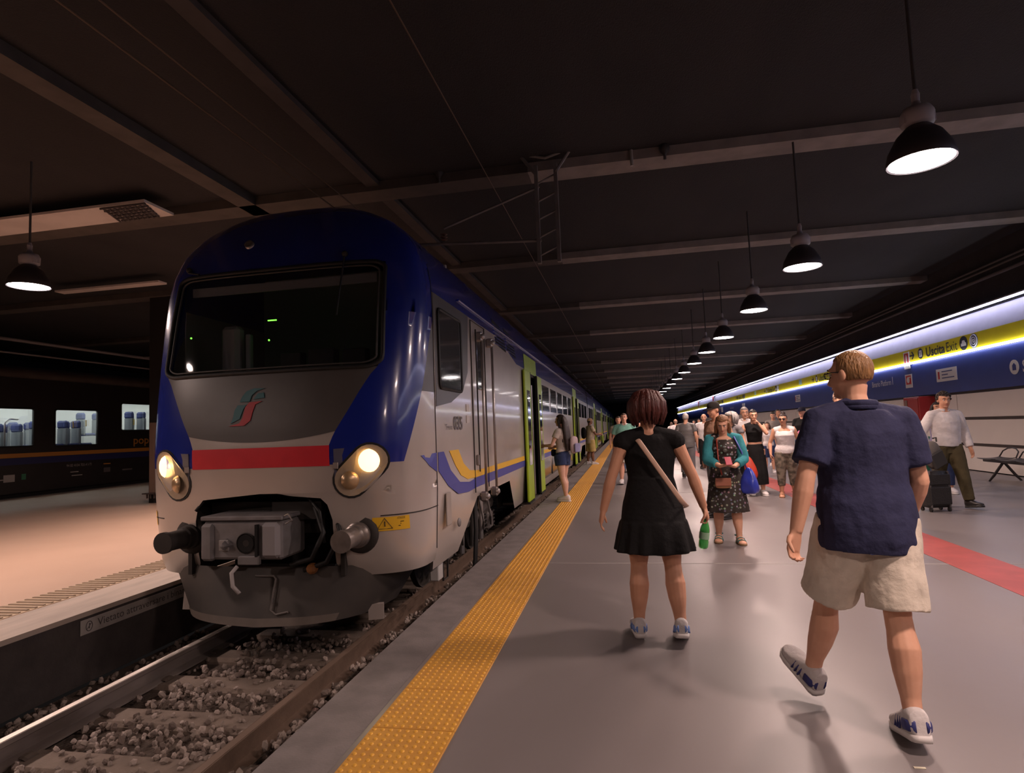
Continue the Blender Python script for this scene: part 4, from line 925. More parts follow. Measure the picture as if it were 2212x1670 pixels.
        sh, e, wv = J['sh'+n], J['el'+n], J['wr'+n]; aq = (.55+.45*g)*(.92 if fem else 1.05)
        yoke(b, n)
        b.ball(sh, .034*h*aq, 12, 8)
        b.tube([sh, sh.lerp(e, .12), sh.lerp(e, .35), sh.lerp(e, .8), e], [.033*h*aq, .0335*h*aq, .029*h*aq, .0245*h*aq, .0235*h*aq], 12)
        b.tube([e.lerp(sh, .08), e, e.lerp(wv, .25), e.lerp(wv, .7), wv], [.0235*h*aq, .0235*h*aq, .0255*h*aq, .020*h*aq, .0165*h], 12)
        # hand: palm, four fingers of unequal length, thumb from the side of the palm
        hd = handdir.get(n); hd = (up @ V(hd)).normalized() if hd else ((wv-e).normalized()*.75+V((0, 0, -.1))).normalized()
        kind = hands.get(n, 'relaxed')
        inn = up @ V((-s, 0, 0)); pn = (inn-hd*inn.dot(hd))                # palm faces the thigh by default
        if isinstance(kind, tuple): kind, pv = kind; pv = up @ V(pv); pn = pv-hd*pv.dot(hd)
        pn.normalize(); ac = hd.cross(pn)*(1 if s > 0 else -1)             # across the palm, towards the little finger
        if n == 'L' or n == 'R':
            fw = up @ V((0, 1, 0))
            if ac.dot(fw) > 0 and kind == 'relaxed': ac = -ac
        PL = .052*h
        b.tube([wv-hd*.01*h, wv+hd*PL*.4, wv+hd*PL], [(.016*h, .013*h), (.022*h, .012*h), (.023*h, .010*h)], 12, side=ac)
        curl = {'relaxed': 30, 'grip': 72, 'flat': 6, 'hold': 48}[kind]
        for i, (o_, ln) in enumerate(((-.0175, .042), (-.0058, .047), (.0058, .044), (.0175, .035))):
            p = wv+hd*PL*.96+ac*(o_*h); pts = [p-hd*.008*h, p]; ang = R(curl*.5)
            for sl in (.45, .32, .25):
                p = p+(hd*math.cos(ang)+pn*math.sin(ang))*(ln*h*sl); pts.append(p); ang += R(curl*(1.0 if kind != 'relaxed' else .8))
            b.tube(pts, [.0052*h, .0047*h, .0044*h, .0040*h, .0032*h], 8)
        p = wv+hd*PL*.30-ac*.018*h; d1 = (hd*.62-ac*.62+pn*.45).normalized(); d2 = (hd*.85-ac*.1+pn*(.5 if kind == 'relaxed' else .9)).normalized()
        b.tube([p, p+d1*.022*h, p+d1*.022*h+d2*.020*h, p+d1*.022*h+d2*.034*h], [.0085*h, .0066*h, .0056*h, .0042*h], 8)
        J['hand'+n] = wv+hd*PL*1.15+pn*.014*h; J['pn'+n] = pn; J['hd'+n] = hd
    b.tube([nb, nb.lerp(hc, .45), Hd(0, -.012, -.03)], [.036*h*(.8+.2*g), .031*h*(.8+.2*g), .032*h], 14)
    hr = HR
    b.ball(Hd(0, -.008, .012), (.0445*h, .055*h, .052*h), 18, 12, hr)
    b.ball(Hd(0, .012, -.020), (.037*h, .040*h, .046*h), 16, 10, hr)
    b.ball(Hd(0, .034, -.052), (.020*h, .016*h, .014*h), 10, 8, hr)
    b.tube([Hd(0, .047, .010), Hd(0, .056, -.006), Hd(0, .062, -.019), Hd(0, .052, -.025)], [.006*h, .007*h, .0095*h, .007*h], 8)
    b.ball(Hd(.0, .042, .018), (.030*h, .012*h, .007*h), 10, 6, hr)
    for s in (-1, 1): b.ball(Hd(s*.045, -.008, -.006), (.006*h, .012*h, .018*h), 8, 8, hr)
    root = empty('person', pos, R(yaw), label, 'person', group)
    def put(mb, name, mt, vx=None, sm=3, wr=0, ws=.12, parent=None):
        o = mb.build(name, mt, parent or root, smooth=True)
        if vx: remesh(o, vx, sm, wr, ws)
        return o
    put(b, 'body', SM, vox, 2)
    # face
    if face:
        wm = mat('eye_white', (.75, .72, .7), .3); dk = mat('eye_iris', (.03, .02, .015), .25); lp = mat('lips_%02d' % int(skin[0]*100), (skin[0]*.75, skin[1]*.5, skin[2]*.55), .5)
        bw = mat('brow', (.05, .03, .02), .8)
        for s in (-1, 1):
            m = MB(); m.ball(Hd(s*.0175, .0445, .004), (.0075*h, .006*h, .0042*h), 10, 6, hr); e = put(m, 'eye', wm)
            m = MB(); m.ball(Hd(s*.0175, .0485, .004), (.0034*h, .0030*h, .0036*h), 8, 6, hr); put(m, 'iris', dk, parent=e)
            m = MB(); m.tube([Hd(s*.008, .053, .0165), Hd(s*.018, .0525, .0195), Hd(s*.030, .044, .016)], [.0022*h, .0026*h, .0015*h], 6); put(m, 'eyebrow', bw)
        m = MB(); m.tube([Hd(-.015, .043, -.0375), Hd(-.006, .0505, -.036), Hd(0, .0515, -.037), Hd(.006, .0505, -.036), Hd(.015, .043, -.0375)], [.0015*h, .0035*h, .004*h, .0035*h, .0015*h], 8); put(m, 'mouth', lp)
    if eyewear:
        m = MB(); fm = mat('dark_frame', (.015, .012, .012), .25)
        for s in (-1, 1):
            if eyewear == 'sunglasses': m.ball(Hd(s*.019, .0535, .003), (.015*h, .004*h, .012*h), 12, 6, hr)
            else: m.tube([Hd(s*.019+.014*math.cos(t), .0545, .003+.010*math.sin(t)) for t in [2*PI*i/12 for i in range(12)]], .0012*h, 5, closed=True)
            m.tube([Hd(s*.034, .050, .006), Hd(s*.047, .02, .006), Hd(s*.047, -.01, .003)], .0016*h, 6)
        m.tube([Hd(-.006, .057, .006), Hd(.006, .057, .006)], .0016*h, 6)
        put(m, eyewear, fm)
    # hair
    HM = mat('hair_%d_%d_%d' % tuple(int(c*255) for c in hair_col), hair_col, .5, noise_amt=.6, scale=55, stretch=(1, 1, .18), bump=.7, bscale=90, spec=.45, col2=tuple(c*.35 for c in hair_col))
    def hairshell(k=1.1, face_lim=.30, low=-.035, top=1.0, vol=(1, 1, 1), nape=-.05):
        m = MB(); n_, mm = 40, 26; vs = []; fs = []
        for i in range(mm+1):
            th = PI*i/mm
            for j in range(n_):
                ph = 2*PI*j/n_; d = V((math.sin(th)*math.cos(ph), math.sin(th)*math.sin(ph), math.cos(th)))
                wob = 1+.025*noise.noise(d*5+V((pos[0], 0, 0)))
                p = V((d.x*.0445*vol[0], -.008+d.y*.055*vol[1], .010+d.z*.052*vol[2]))*1
                q = V((d.x*.0445*k*vol[0]*wob, -.008+d.y*.055*k*vol[1]*wob, .010+d.z*.055*k*vol[2]*top*wob))
                # inside the head where the face, the ears' front or the neck show
                inface = d.y > face_lim and q.z < .040
                below = q.z < (nape if d.y < 0 else low)
                vs.append(Hd(*(p*.82 if (inface or below) else q)))
        for i in range(mm):
            for j in range(n_): fs.append((i*n_+j, (i+1)*n_+j, (i+1)*n_+(j+1) % n_, i*n_+(j+1) % n_))
        m.add(vs, fs); return m
    if hair == 'short': put(hairshell(1.10, .25, .0, nape=-.030), 'hair', HM, .006 if vox < .008 else None, 2)
    elif hair == 'crop': put(hairshell(1.06, .35, .0, nape=-.026), 'hair', HM, .006 if vox < .008 else None, 2)
    elif hair == 'bald_sides':
        m = MB()
        for i in range(3): m.tube([Hd(.0465*math.cos(t), -.008+.057*math.sin(t), .012-.016*i) for t in [PI*.98+PI*1.04*j/10 for j in range(11)]], .008*h, 8)
        put(m, 'hair', HM)
    elif hair == 'bob':
        m = hairshell(1.34, .40, -.085, vol=(1.16, 1.06, .96), nape=-.070)
        m2 = MB(); rq = random.Random(int(pos[0]*100)+5)
        for i_ in range(110):
            ph = rq.uniform(-PI-.55, .55); cl = rq.uniform(.0, 1.0); x_, y_ = math.cos(ph), math.sin(ph); ln = rq.uniform(-.075, -.05) if cl < .7 else rq.uniform(-.03, .0); kk_ = rq.uniform(.93, 1.08)
            m2.tube([Hd(x_*.012, -.012+y_*.012, .076+.004*rq.random()), Hd(x_*.045*kk_, -.010+y_*.055*kk_, .062), Hd(x_*.068*kk_, -.010+y_*.076*kk_, .022), Hd(x_*.072*kk_, -.010+y_*.078*kk_, -.018), Hd(x_*.060*kk_, -.008+y_*.066*kk_, ln)], [.006*h, .011*h, .0115*h, .010*h, .003*h], 7)
        put(m, 'hair', HM, .008 if vox < .008 else None, 2)
        put(m2, 'hair_locks', HM)
    elif hair in ('long', 'medium'):
        m = hairshell(1.14, .28, -.05, nape=-.06); L_ = .26 if hair == 'long' else .10
        for x in (-.030, -.018, -.006, .006, .018, .030):
            kk = random.uniform(.85, 1)
            m.tube([Hd(x, -.045, .035), Hd(x*1.25, -.062, -.02), U(x*1.35, -.068 if hair == 'long' else -.055, .80), U(x*1.3, -.085 if hair == 'long' else -.055, .84-L_*.7), U(x*1.1, -.088 if hair == 'long' else -.055, .86-L_*1.15*kk)], [.016*h, .022*h, .022*h, .020*h, .008*h], 10)
        for s in (-1, 1): m.tube([Hd(s*.043, .012, .02), Hd(s*.050, -.002, -.03), U(s*.05, -.02, .80), U(s*.05, -.045, .80-L_*.5)], [.010*h, .015*h, .016*h, .008*h], 8)
        put(m, 'hair', HM, .010, 2)
    elif hair in ('bun', 'topknot'):
        m = hairshell(1.08, .28, .0, nape=-.035)
        m.ball(Hd(0, -.055, .045) if hair == 'bun' else Hd(0, -.03, .07), (.026*h, .024*h, .022*h), 12, 8)
        put(m, 'hair', HM)
    elif hair == 'curly':
        m = hairshell(1.10, .25, .0, nape=-.04)
        for i in range(90):
            t, p_ = random.uniform(0, PI*.55), random.uniform(0, 2*PI); d = V((math.sin(t)*math.cos(p_), math.sin(t)*math.sin(p_), math.cos(t)))
            if d.y > .3 and d.z < .5: continue
            m.ball(Hd(d.x*.049, -.008+d.y*.060, .012+d.z*.060), random.uniform(.008, .013)*h, 6, 5)
        put(m, 'hair', HM)
    if isinstance(hair, tuple):                       # ('cap', colour, visor yaw)
        put(hairshell(1.04, .30, .0, nape=-.03), 'hair', HM)
        m = MB(); kx = hair[2] if len(hair) > 2 else 0; cr = Matrix.Rotation(R(kx), 3, 'Z')
        prof = [(.052, .012), (.0525, .026), (.050, .042), (.043, .057), (.030, .067), (.012, .072), (.0, .0725)]
        rings = []
        for r_, z_ in prof:
            rings += [Hd(*(cr @ V((r_*.93*math.cos(2*PI*j/20), -.006+r_*1.15*math.sin(2*PI*j/20), z_)))) for j in range(20)]
        m.add(rings, [(i*20+j, i*20+(j+1) % 20, (i+1)*20+(j+1) % 20, (i+1)*20+j) for i in range(6) for j in range(20)])
        cap = put(m, 'cap', cloth('cap_%d_%d' % (int(hair[1][0]*255), int(hair[1][2]*255)), hair[1]))
        m = MB(); pts = [];
        for dz_ in (0, .004):
            for j in range(9):
                t = PI*(.12+.76*j/8); pts.append((Hd(*(cr @ V((.048*math.cos(t), -.006+.058*math.sin(t), .016+dz_)))), Hd(*(cr @ V((.050*math.cos(t), .0+.058*math.sin(t)+.046*math.sin(t)**.6, .010+dz_))))))
        vs = [p for a_, b_ in pts for p in (a_, b_)]; fs = []
        for k_ in (0, 18):
            for j in range(8): fs.append((k_+2*j, k_+2*j+1, k_+2*j+3, k_+2*j+2))
        for j in range(8): fs.append((2*j+1, 2*j+3, 18+2*j+3, 18+2*j+1))
        m.add(vs, fs); put(m, 'visor', cap.data.materials[0], parent=cap)
    # garments
    for gm in wear:
        kind = gm['kind']; mt = gm['mat']; m = MB(); add = gm.get('loose', .012); vx = gm.get('vox', max(vox, .008)); nm = gm.get('name', kind)
        if kind in ('shirt', 'top'):
            hem = gm.get('hem', .47); boxy = gm.get('boxy', .5 if kind == 'shirt' else 0)
            torso(m, hem, gm.get('neck', .822), add, boxy, amin=gm.get('amin', .096*g), yo=gm.get('yo', 0), dk=gm.get('dk', 1))
            sl = gm.get('sleeve', .6)
            for n in 'RL':
                sh, e, wv = J['sh'+n], J['el'+n], J['wr'+n]
                if sl <= 0:
                    yoke(m, n, add*.6); m.ball(sh.lerp(U(0, 0, .79), .12), .030*h+add*h*.6, 12, 8); continue
                yoke(m, n, add*.6); m.ball(sh, .033*h+add*h*.5, 14, 10)
                r0 = .033*h+add*h*.5; r1 = .030*h*(.6+.4*g)+add*h*gm.get('sleeve_loose', .9)
                if sl <= 1: m.tube([sh, sh.lerp(e, .1), sh.lerp(e, sl*.5), sh.lerp(e, sl)], [r0*.98, r0, r1*1.02, r1*1.03], 14)
                else:
                    m.tube([sh, sh.lerp(e, .1), sh.lerp(e, .5), e], [r0*.98, r0, r1, r1*.92], 14)
                    m.tube([e.lerp(sh, .1), e, e.lerp(wv, (sl-1)*.5), e.lerp(wv, sl-1)], [r1*.9, r1*.92, r1*.85, r1*.68], 14)
            o = put(m, nm, mt, vx, gm.get('smooth', 4), gm.get('wrinkle', .012), gm.get('wsize', .12))
            if gm.get('collar'):
                c = MB(); cc = U(0, -.008, .828); up_ = up @ V((0, 0, 1)); fr_ = up @ V((0, 1, 0))
                for i_ in range(2):
                    c.tube([cc+sx*(math.cos(t)*(.046)*h)+fr_*(math.sin(t)*.040*h)+up_*((.004+.010*i_)*h) for t in [PI/2+.25+(2*PI-.5)*j/18 for j in range(19)]], [(.005*h, .009*h)]*19, 8)
                put(c, 'collar', gm.get('collar_mat', mt), parent=o)
        elif kind in ('shorts', 'trousers'):
            top = gm.get('top', .585); torso(m, .455, top, add*.6, 0, amin=.085*g); t1 = gm['len']           # 0 hip, 1 knee, 2 ankle
            flare = gm.get('flare', 1.0)
            for n in 'RL':
                a, k, f = J['hip'+n], J['knee'+n], J['ankle'+n]; r0 = .056*h*(.6+.4*g)+add*h
                if t1 <= 1: m.tube([a+V((0, 0, .02*h)), a.lerp(k, t1*.35), a.lerp(k, t1*.75), a.lerp(k, t1)], [r0*1.02, r0*1.03, r0*1.0*flare, r0*1.0*flare], 18)
                else:
                    rk, ra = (.036*h+add*h), (.030*h+add*h)*flare
                    f2 = k.lerp(f, t1-1)
                    m.tube([a+V((0, 0, .02*h)), a.lerp(k, .4), k, k.lerp(f2, .35), f2], [r0*1.02, r0, rk*1.1, rk*1.05, ra], 16)
            put(m, nm, mt, vx, gm.get('smooth', 3), gm.get('wrinkle', .010), gm.get('wsize', .10))
        elif kind in ('dress', 'skirt'):
            # rings: z, half width, half depth, ruffle
            rg = gm['rings']; N = 64; vs = []; fs = []
            for z, a_, b_, rf in rg:
                c = U(0, 0, z) if z > .5 else V((U(0, 0, .5).x, U(0, 0, .5).y-.002*h, z*h+off.z))
                for j in range(N):
                    t = 2*PI*j/N; k_ = 1+rf*math.sin(t*gm.get('waves', 15)+1.3*math.sin(t*3))
                    vs.append(c+V((a_*h*k_*math.cos(t), b_*h*k_*math.sin(t), 0)))
            for i in range(len(rg)-1):
                for j in range(N): fs.append((i*N+j, i*N+(j+1) % N, (i+1)*N+(j+1) % N, (i+1)*N+j))
            fs.append(tuple(reversed(range(N)))); fs.append(tuple(range((len(rg)-1)*N, len(rg)*N)))
            m.add(vs, fs)
            if kind == 'dress':
                torso(m, .56, gm.get('neck', .815), add)
                for n in 'RL':
                    yoke(m, n, .008); m.ball(J['sh'+n].lerp(J['el'+n], .05), .031*h+gm.get('cap', .004)*h, 12, 8)
            put(m, nm, mt, vx, gm.get('smooth', 2), gm.get('wrinkle', .006), gm.get('wsize', .10))
        elif kind == 'strap':                            # a band over a shoulder down to the other hip, front and back
            s = gm.get('side', -1); pts = []
            dy = gm.get('off', .012)
            for t in [i/20 for i in range(21)]:
                z = .818-.27*t if t > 0 else .822; x = s*(-.062+.17*t)
                dep = max(.04, .072*g+dy-.02*abs(t-.4)+.034*max(0, t-.45)); pts.append(U(x, -dep if t > .06 else 0, z))
            pts += [U(s*.128, -.05, .525), U(s*.142, -.0, .51), U(s*.128, .05, .50)]
            m.tube(pts, [(.010*h, .0025*h)]*len(pts), 8, side=up @ V((1, 0, .5)))
            put(m, 'bag_strap', mt)
    # shoes
    if shoes:
        st, um, smt = shoes[:3]; acc = shoes[3] if len(shoes) > 3 else None
        for n in 'RL':
            f, fd, fu = feet[n]; sd = fd.cross(fu); base = f-fu*ankz
            def Sp(t, x, z): return base+fd*(t*h)+sd*(x*h)+fu*(z*h)
            m = MB()
            out = [(-.046, .010), (-.043, .019), (-.03, .024), (0, .025), (.04, .028), (.08, .032), (.105, .028), (.121, .016), (.125, .004)]
            if st == 'sandal': z1 = .014
            else: z1 = .016
            ring = [(t, x) for t, x in out]+[(t, -x) for t, x in reversed(out)]
            k_ = len(ring)
            hl = .012 if st == 'heel' else 0
            m.add([Sp(t, x, 0) for t, x in ring]+[Sp(t, x*1.02, z1+hl) for t, x in ring], [tuple(range(k_)), tuple(reversed(range(k_, 2*k_)))]+[(i, (i+1) % k_, (i+1) % k_+k_, i+k_) for i in range(k_)])
            if st == 'sandal':
                so = put(m, 'sandal', smt)
                for tt, zz in ((.07, .038), (.035, .050)):
                    q = MB(); q.tube([Sp(tt, -.033, .012), Sp(tt, -.026, zz*.8), Sp(tt, 0, zz), Sp(tt, .026, zz*.8), Sp(tt, .033, .012)], [(.010*h, .002*h)]*5, 8, side=fd); put(q, 'strap', um, parent=so)
                q = MB(); q.tube([Sp(-.028+.026*math.cos(t), .026*math.sin(t), .055) for t in [2*PI*i/14 for i in range(14)]], .005*h, 6, closed=True); put(q, 'strap', um, parent=so)
                continue
            q = MB()
            prof = [(-.042, .016, .040), (-.036, .022, .060), (-.02, .025, .066), (.005, .026, .064), (.03, .027, .052), (.06, .030, .040), (.09, .029, .031), (.112, .020, .025), (.121, .008, .018)]
            vs = []
            for t, wd, zt in prof:
                for j in range(16):
                    a_ = 2*PI*j/16; ca, sa = math.cos(a_), math.sin(a_)
                    vs.append(Sp(t, wd*1.06*math.copysign(abs(ca)**(.6 if sa < 0 else 1), ca), .010+(zt)*.5*(1+math.copysign(abs(sa)**.7, sa))))
            np_ = len(prof)
            q.add(vs, [(i*16+j, i*16+(j+1) % 16, (i+1)*16+(j+1) % 16, (i+1)*16+j) for i in range(np_-1) for j in range(16)]+[tuple(range(16)), tuple(range((np_-1)*16, np_*16))])
            so = put(q, 'shoe', um, .006 if vox < .008 else None, 1)
            put(m, 'sole', smt, parent=so)
            if acc:
                for s in (-1, 1):
                    q = MB(); q.add([Sp(-.040, s*.012, .020), Sp(-.012, s*.0275, .020), Sp(-.012, s*.0275, .046), Sp(-.036, s*.018, .046)], [(0, 1, 2, 3)])
                    q = MB(); q.tube([Sp(-.043, s*.012, .034), Sp(-.028, s*.0255, .034), Sp(-.004, s*.0285, .034)], [(.013*h, .0035*h)]*3, 8, side=fu); put(q, 'heel_patch', acc, parent=so)
                    for i_ in range(3):
                        q = MB(); q.tube([Sp(.018+.014*i_, s*.0305, .018), Sp(.012+.014*i_, s*.0245, .046)], [(.0035*h, .003*h)]*2, 6); put(q, 'stripe', acc, parent=so)
                q = MB()
                for i_ in range(4): q.tube([Sp(.022+.012*i_, -.013, .060-.005*i_), Sp(.022+.012*i_, .0, .064-.0055*i_), Sp(.022+.012*i_, .013, .060-.005*i_)], .0022*h, 6)
                put(q, 'laces', smt, parent=so)
    W = Matrix.Translation(Vector(pos)) @ Matrix.Rotation(R(yaw), 4, 'Z')
    Rz = Matrix.Rotation(R(yaw), 3, 'Z')
    out = {k: (W @ v if not k.startswith(('pn', 'hd')) else Rz @ v) for k, v in J.items()}
    out['root'] = root; out['U'] = lambda x, y, z: W @ U(x, y, z); out['h'] = h
    out['W'] = lambda x, y, z: W @ V((x*h, y*h, z*h))
    return out
# ------------------------------------------------------------------ the crowd
def at_depth(px, Y, py=960):
    d = ray(px, py); return Vector((d.x*Y/d.y, Y, 0))
def tall(head, Y):
    d = ray(*head); return CAM_H+d.z*Y/d.y
white_rubber = mat('white_rubber', (.66, .62, .60), .5); shoe_grey = cloth('shoe_mesh', (.60, .56, .55)); blk = cloth('cloth_black', (.010, .0095, .010)); black_shoe = mat('black_shoe', (.015, .013, .012), .4)
navy = cloth('cloth_navy', (.030, .032, .075)); beige = cloth('cloth_beige', (.68, .60, .50)); wht = cloth('cloth_white', (.72, .67, .66)); denim = cloth('denim', (.035, .05, .12)); jean = cloth('jean', (.10, .14, .24))
olive = cloth('cloth_olive', (.085, .068, .035)); greycl = cloth('cloth_grey', (.16, .15, .155)); mint = cloth('cloth_mint', (.24, .52, .42)); tan_leather = mat('tan_leather', (.36, .17, .08), .5); strapm = mat('strap_beige', (.55, .36, .27), .5)
navy_patch = mat('navy_patch', (.03, .035, .16), .6); ltblue = mat('light_blue_patch', (.14, .24, .55), .6)
SK, SK2, SK3 = (.66, .36, .24), (.58, .30, .19), (.22, .10, .06)
def put_free(mb, name, m, lab, cat, parent=None, smooth=True, **k): return mb.build(name, m, parent, smooth, label=lab, cat=cat, **k)
def soft_bag(name, c, size, yaw, m, lab, strap=None, sm=None, flap=None, sack=False):
    e = empty(name, c, R(yaw), lab, 'bag'); q = MB()
    if sack:                                        # a limp carrier bag: gathered at the top, full below
        rg = [(.50, .22, .25), (.30, .55, .6), (.05, .85, .95), (-.25, 1.0, 1.0), (-.44, .95, .85), (-.5, .6, .5)]; n_ = 20; vs_ = []
        for z_, a_, b_ in rg:
            for j in range(n_):
                t = 2*PI*j/n_; k_ = 1+.10*math.sin(5*t+z_*9); vs_.append((size[0]/2*a_*k_*math.copysign(abs(math.cos(t))**.7, math.cos(t)), size[1]/2*b_*k_*math.copysign(abs(math.sin(t))**.7, math.sin(t)), size[2]*z_))
        q.add(vs_, [(i*n_+j, i*n_+(j+1) % n_, (i+1)*n_+(j+1) % n_, (i+1)*n_+j) for i in range(len(rg)-1) for j in range(n_)]+[tuple(range(n_)), tuple(range((len(rg)-1)*n_, len(rg)*n_))])
    else: q.box((0, 0, 0), size, bev=min(size)*.35)
    b = q.build('bag_body', m, e, smooth=True); b.modifiers.new('round', 'SUBSURF').levels = 1
    W = Matrix.Translation(Vector(c)) @ Matrix.Rotation(R(yaw), 4, 'Z'); Wi = W.inverted()
    if strap: MB().tube([Wi @ Vector(p) for p in strap], .009, 6).build('bag_strap', sm or m, e, smooth=True)
    if flap: MB().box((0, size[1]*.52, size[2]*.12), (size[0]*.94, .012, size[2]*.72), bev=.005).build('flap', flap, e)
    return e
# 1 man in navy shirt, nearest
mp = Vector((1.13, 3.20, 0))
P1 = human('man seen from behind in navy shirt and beige shorts, nearest the camera', mp, 1.79, yaw=5, girth=.94, side_lean=1.5, skin=SK, vox=.006, hair='crop', hair_col=(.30, .15, .055), lean=3, head=(32, 2), face=True, eyewear='glasses',
  legs=dict(R=(-11, -3, 4, -13, 8), L=(21, 8, 6, 26, 16)), arms=dict(L=((-.20, -.035, .485), (-.5, -1, 0)), R=((.145, .08, .51), (.4, -1, -.1))), hands=dict(L=('hold', (.5, -.9, 0)), R='relaxed'),
  wear=[dict(kind='shirt', mat=navy, hem=.455, sleeve=.74, loose=.019, boxy=.7, amin=.131, collar=True, wrinkle=.030, wsize=.16, smooth=3), dict(kind='shorts', mat=beige, len=.92, loose=.020, top=.51, wrinkle=.022, wsize=.14)], shoes=('sneaker', shoe_grey, white_rubber, navy_patch))
# 2 woman in black dress
P2 = human('woman seen from behind in black ruffled dress with reddish bob', Vector((.16, 4.36, 0)), 1.68, yaw=2, fem=True, girth=1.13, skin=SK2, vox=.006, hair='bob', hair_col=(.085, .016, .010), head=(-4, 4), face=False,
  legs=dict(L=(-2, 3, 4, 0, 4), R=(-4, 3, 16, -16, 4)), arms=dict(L=((-.205, .0, .50), (-.5, -1, 0)), R=((.215, .03, .50), (.6, -1, 0))), hands=dict(L='relaxed', R='grip'),
  wear=[dict(kind='dress', mat=blk, waves=13, cap=.012, loose=.010, smooth=1, rings=[(.64, .094, .078, 0), (.58, .108, .088, 0), (.52, .124, .096, 0), (.475, .132, .102, 0), (.462, .133, .103, .0), (.455, .139, .108, .02), (.40, .152, .118, .035), (.335, .166, .13, .05)]), dict(kind='strap', mat=strapm, side=1, off=.016)], shoes=('sneaker', shoe_grey, white_rubber, ltblue))
hd = P2['handR']; bt = empty('water_bottle', hd+Vector((-.02, .0, -.19)), 0, 'green plastic bottle hanging from the hand of the black-dress woman', 'bottle')
gb = mat('green_plastic', (.10, .62, .14), .08, trans=.55, coat=.5)
MB().lathe([(0, 0), (.026, 0), (.033, .012), (.034, .05), (.031, .06), (.034, .07), (.034, .13), (.030, .15), (.016, .19), (.0125, .20), (.0125, .215), (0, .215)], (0, 0, 0), 20).build('bottle_body', gb, bt, smooth=True)
MB().lathe([(.0345, .068), (.0350, .07), (.0350, .115), (.0345, .117)], (0, 0, 0), 20).build('bottle_label', mat('bottle_label', (.30, .5, .33), .5), bt); MB().lathe([(.015, .212), (.015, .232), (0, .232)], (0, 0, 0), 14).build('bottle_cap', wht, bt)
bt.rotation_euler = (R(4), R(8), 0)
# 3 woman in teal cardigan
flor = bpy.data.materials.new('floral_print'); flor.use_nodes = True; nt = flor.node_tree; bs = nt.nodes['Principled BSDF']; bs.inputs['Roughness'].default_value = .85
tc = nt.nodes.new('ShaderNodeTexCoord'); vo = nt.nodes.new('ShaderNodeTexVoronoi'); vo.inputs['Scale'].default_value = 26; rp = nt.nodes.new('ShaderNodeValToRGB'); mx = nt.nodes.new('ShaderNodeMixRGB'); hs = nt.nodes.new('ShaderNodeHueSaturation')
nt.links.new(tc.outputs['Object'], vo.inputs['Vector']); nt.links.new(vo.outputs['Distance'], rp.inputs[0]); rp.color_ramp.elements[0].position = .28; rp.color_ramp.elements[1].position = .36; rp.color_ramp.elements[0].color = (1, 1, 1, 1); rp.color_ramp.elements[1].color = (0, 0, 0, 1)
nt.links.new(vo.outputs['Color'], hs.inputs['Color']); hs.inputs['Saturation'].default_value = .45; hs.inputs['Value'].default_value = .35
nt.links.new(rp.outputs[0], mx.inputs[0]); mx.inputs[1].default_value = (.028, .020, .016, 1); nt.links.new(hs.outputs[0], mx.inputs[2]); nt.links.new(mx.outputs[0], bs.inputs['Base Color'])
teal_c = cloth('cloth_teal', (.045, .26, .30))
P3 = human('woman in floral dress and teal cardigan looking down at her phone', Vector((1.18, 7.70, 0)), 1.57, yaw=176, fem=True, girth=1.14, skin=SK, vox=.0075, hair='medium', hair_col=(.26, .12, .05), head=(-6, 26), lean=3,
  arms=dict(R=((.045, .17, .605), (.8, -.4, -.8)), L=((-.055, .17, .60), (-.8, -.4, -.8))), hands=dict(R=('hold', (-.6, .2, .8)), L=('hold', (.4, .2, .9))), handdir=dict(R=(-.75, .5, .25), L=(.7, .6, .25)),
  legs=dict(R=(-4, 2, 3, 0, 8), L=(4, 2, 3, 0, 8)),
  wear=[dict(kind='dress', mat=flor, waves=11, neck=.79, loose=.010, rings=[(.64, .088, .074, 0), (.60, .096, .08, 0), (.50, .122, .092, .01), (.40, .136, .104, .03), (.30, .15, .116, .045), (.235, .158, .122, .055)]), dict(kind='shirt', name='cardigan', mat=teal_c, hem=.56, sleeve=1.72, loose=.014, boxy=.2, amin=.09, yo=-.022, dk=.82, neck=.80)], shoes=('sandal', mat('teal_strap', (.03, .2, .2), .5), mat('cork', (.28, .17, .09), .7)))
ph = (P3['handR']+P3['handL'])/2; MB().box((0, 0, 0), (.075, .15, .009), bev=.003, rot=Matrix.Rotation(R(35), 3, 'X')).build('phone', mat('phone_red', (.35, .02, .05), .4), label='phone in a dark red case held by the cardigan woman', cat='phone', loc=ph+Vector((0, -.03, .025)))
u3 = P3['U']
soft_bag('shoulder_bag', u3(.03, .13, .47), (.19, .06, .13), 176, tan_leather, 'tan flap handbag hanging before the floral dress', [u3(.035, .125, .53), u3(.055, .115, .66), u3(.055, .06, .80)], mat('red_strap', (.32, .05, .03), .5), mat('flap_brown', (.28, .10, .06), .5))
soft_bag('shopping_bag', u3(-.165, .05, .475), (.22, .16, .32), 150, mat('blue_plastic', (.03, .05, .42), .3, coat=.4, noise_amt=.4, scale=12), 'shiny blue shopping bag under the arm of the cardigan woman', [u3(-.155, .05, .55), u3(-.12, .085, .70), u3(-.075, .03, .815)], mat('blue_strap', (.08, .10, .42), .5), sack=True)
m = MB(); m.lathe([(0, .008), (.022, .004), (.025, 0)], (0, 0, 0), 16, axis=(0, 1, .1)); pend = m.build('pendant', mat('pendant_dark', (.08, .08, .07), .4)); pend.parent = P3['root']; pend.location = (0, .155*1.57*.72, 1.57*.715)
m = MB(); h_ = 1.57; m.tube([(-.035*h_, -.0, .815*h_), (-.022*h_, .062*h_, .77*h_), (0, .083*h_, .722*h_), (.022*h_, .062*h_, .77*h_), (.035*h_, 0, .815*h_)], .003, 5); q = m.build('necklace', mat('cord_dark', (.05, .04, .03), .6)); q.parent = P3['root']
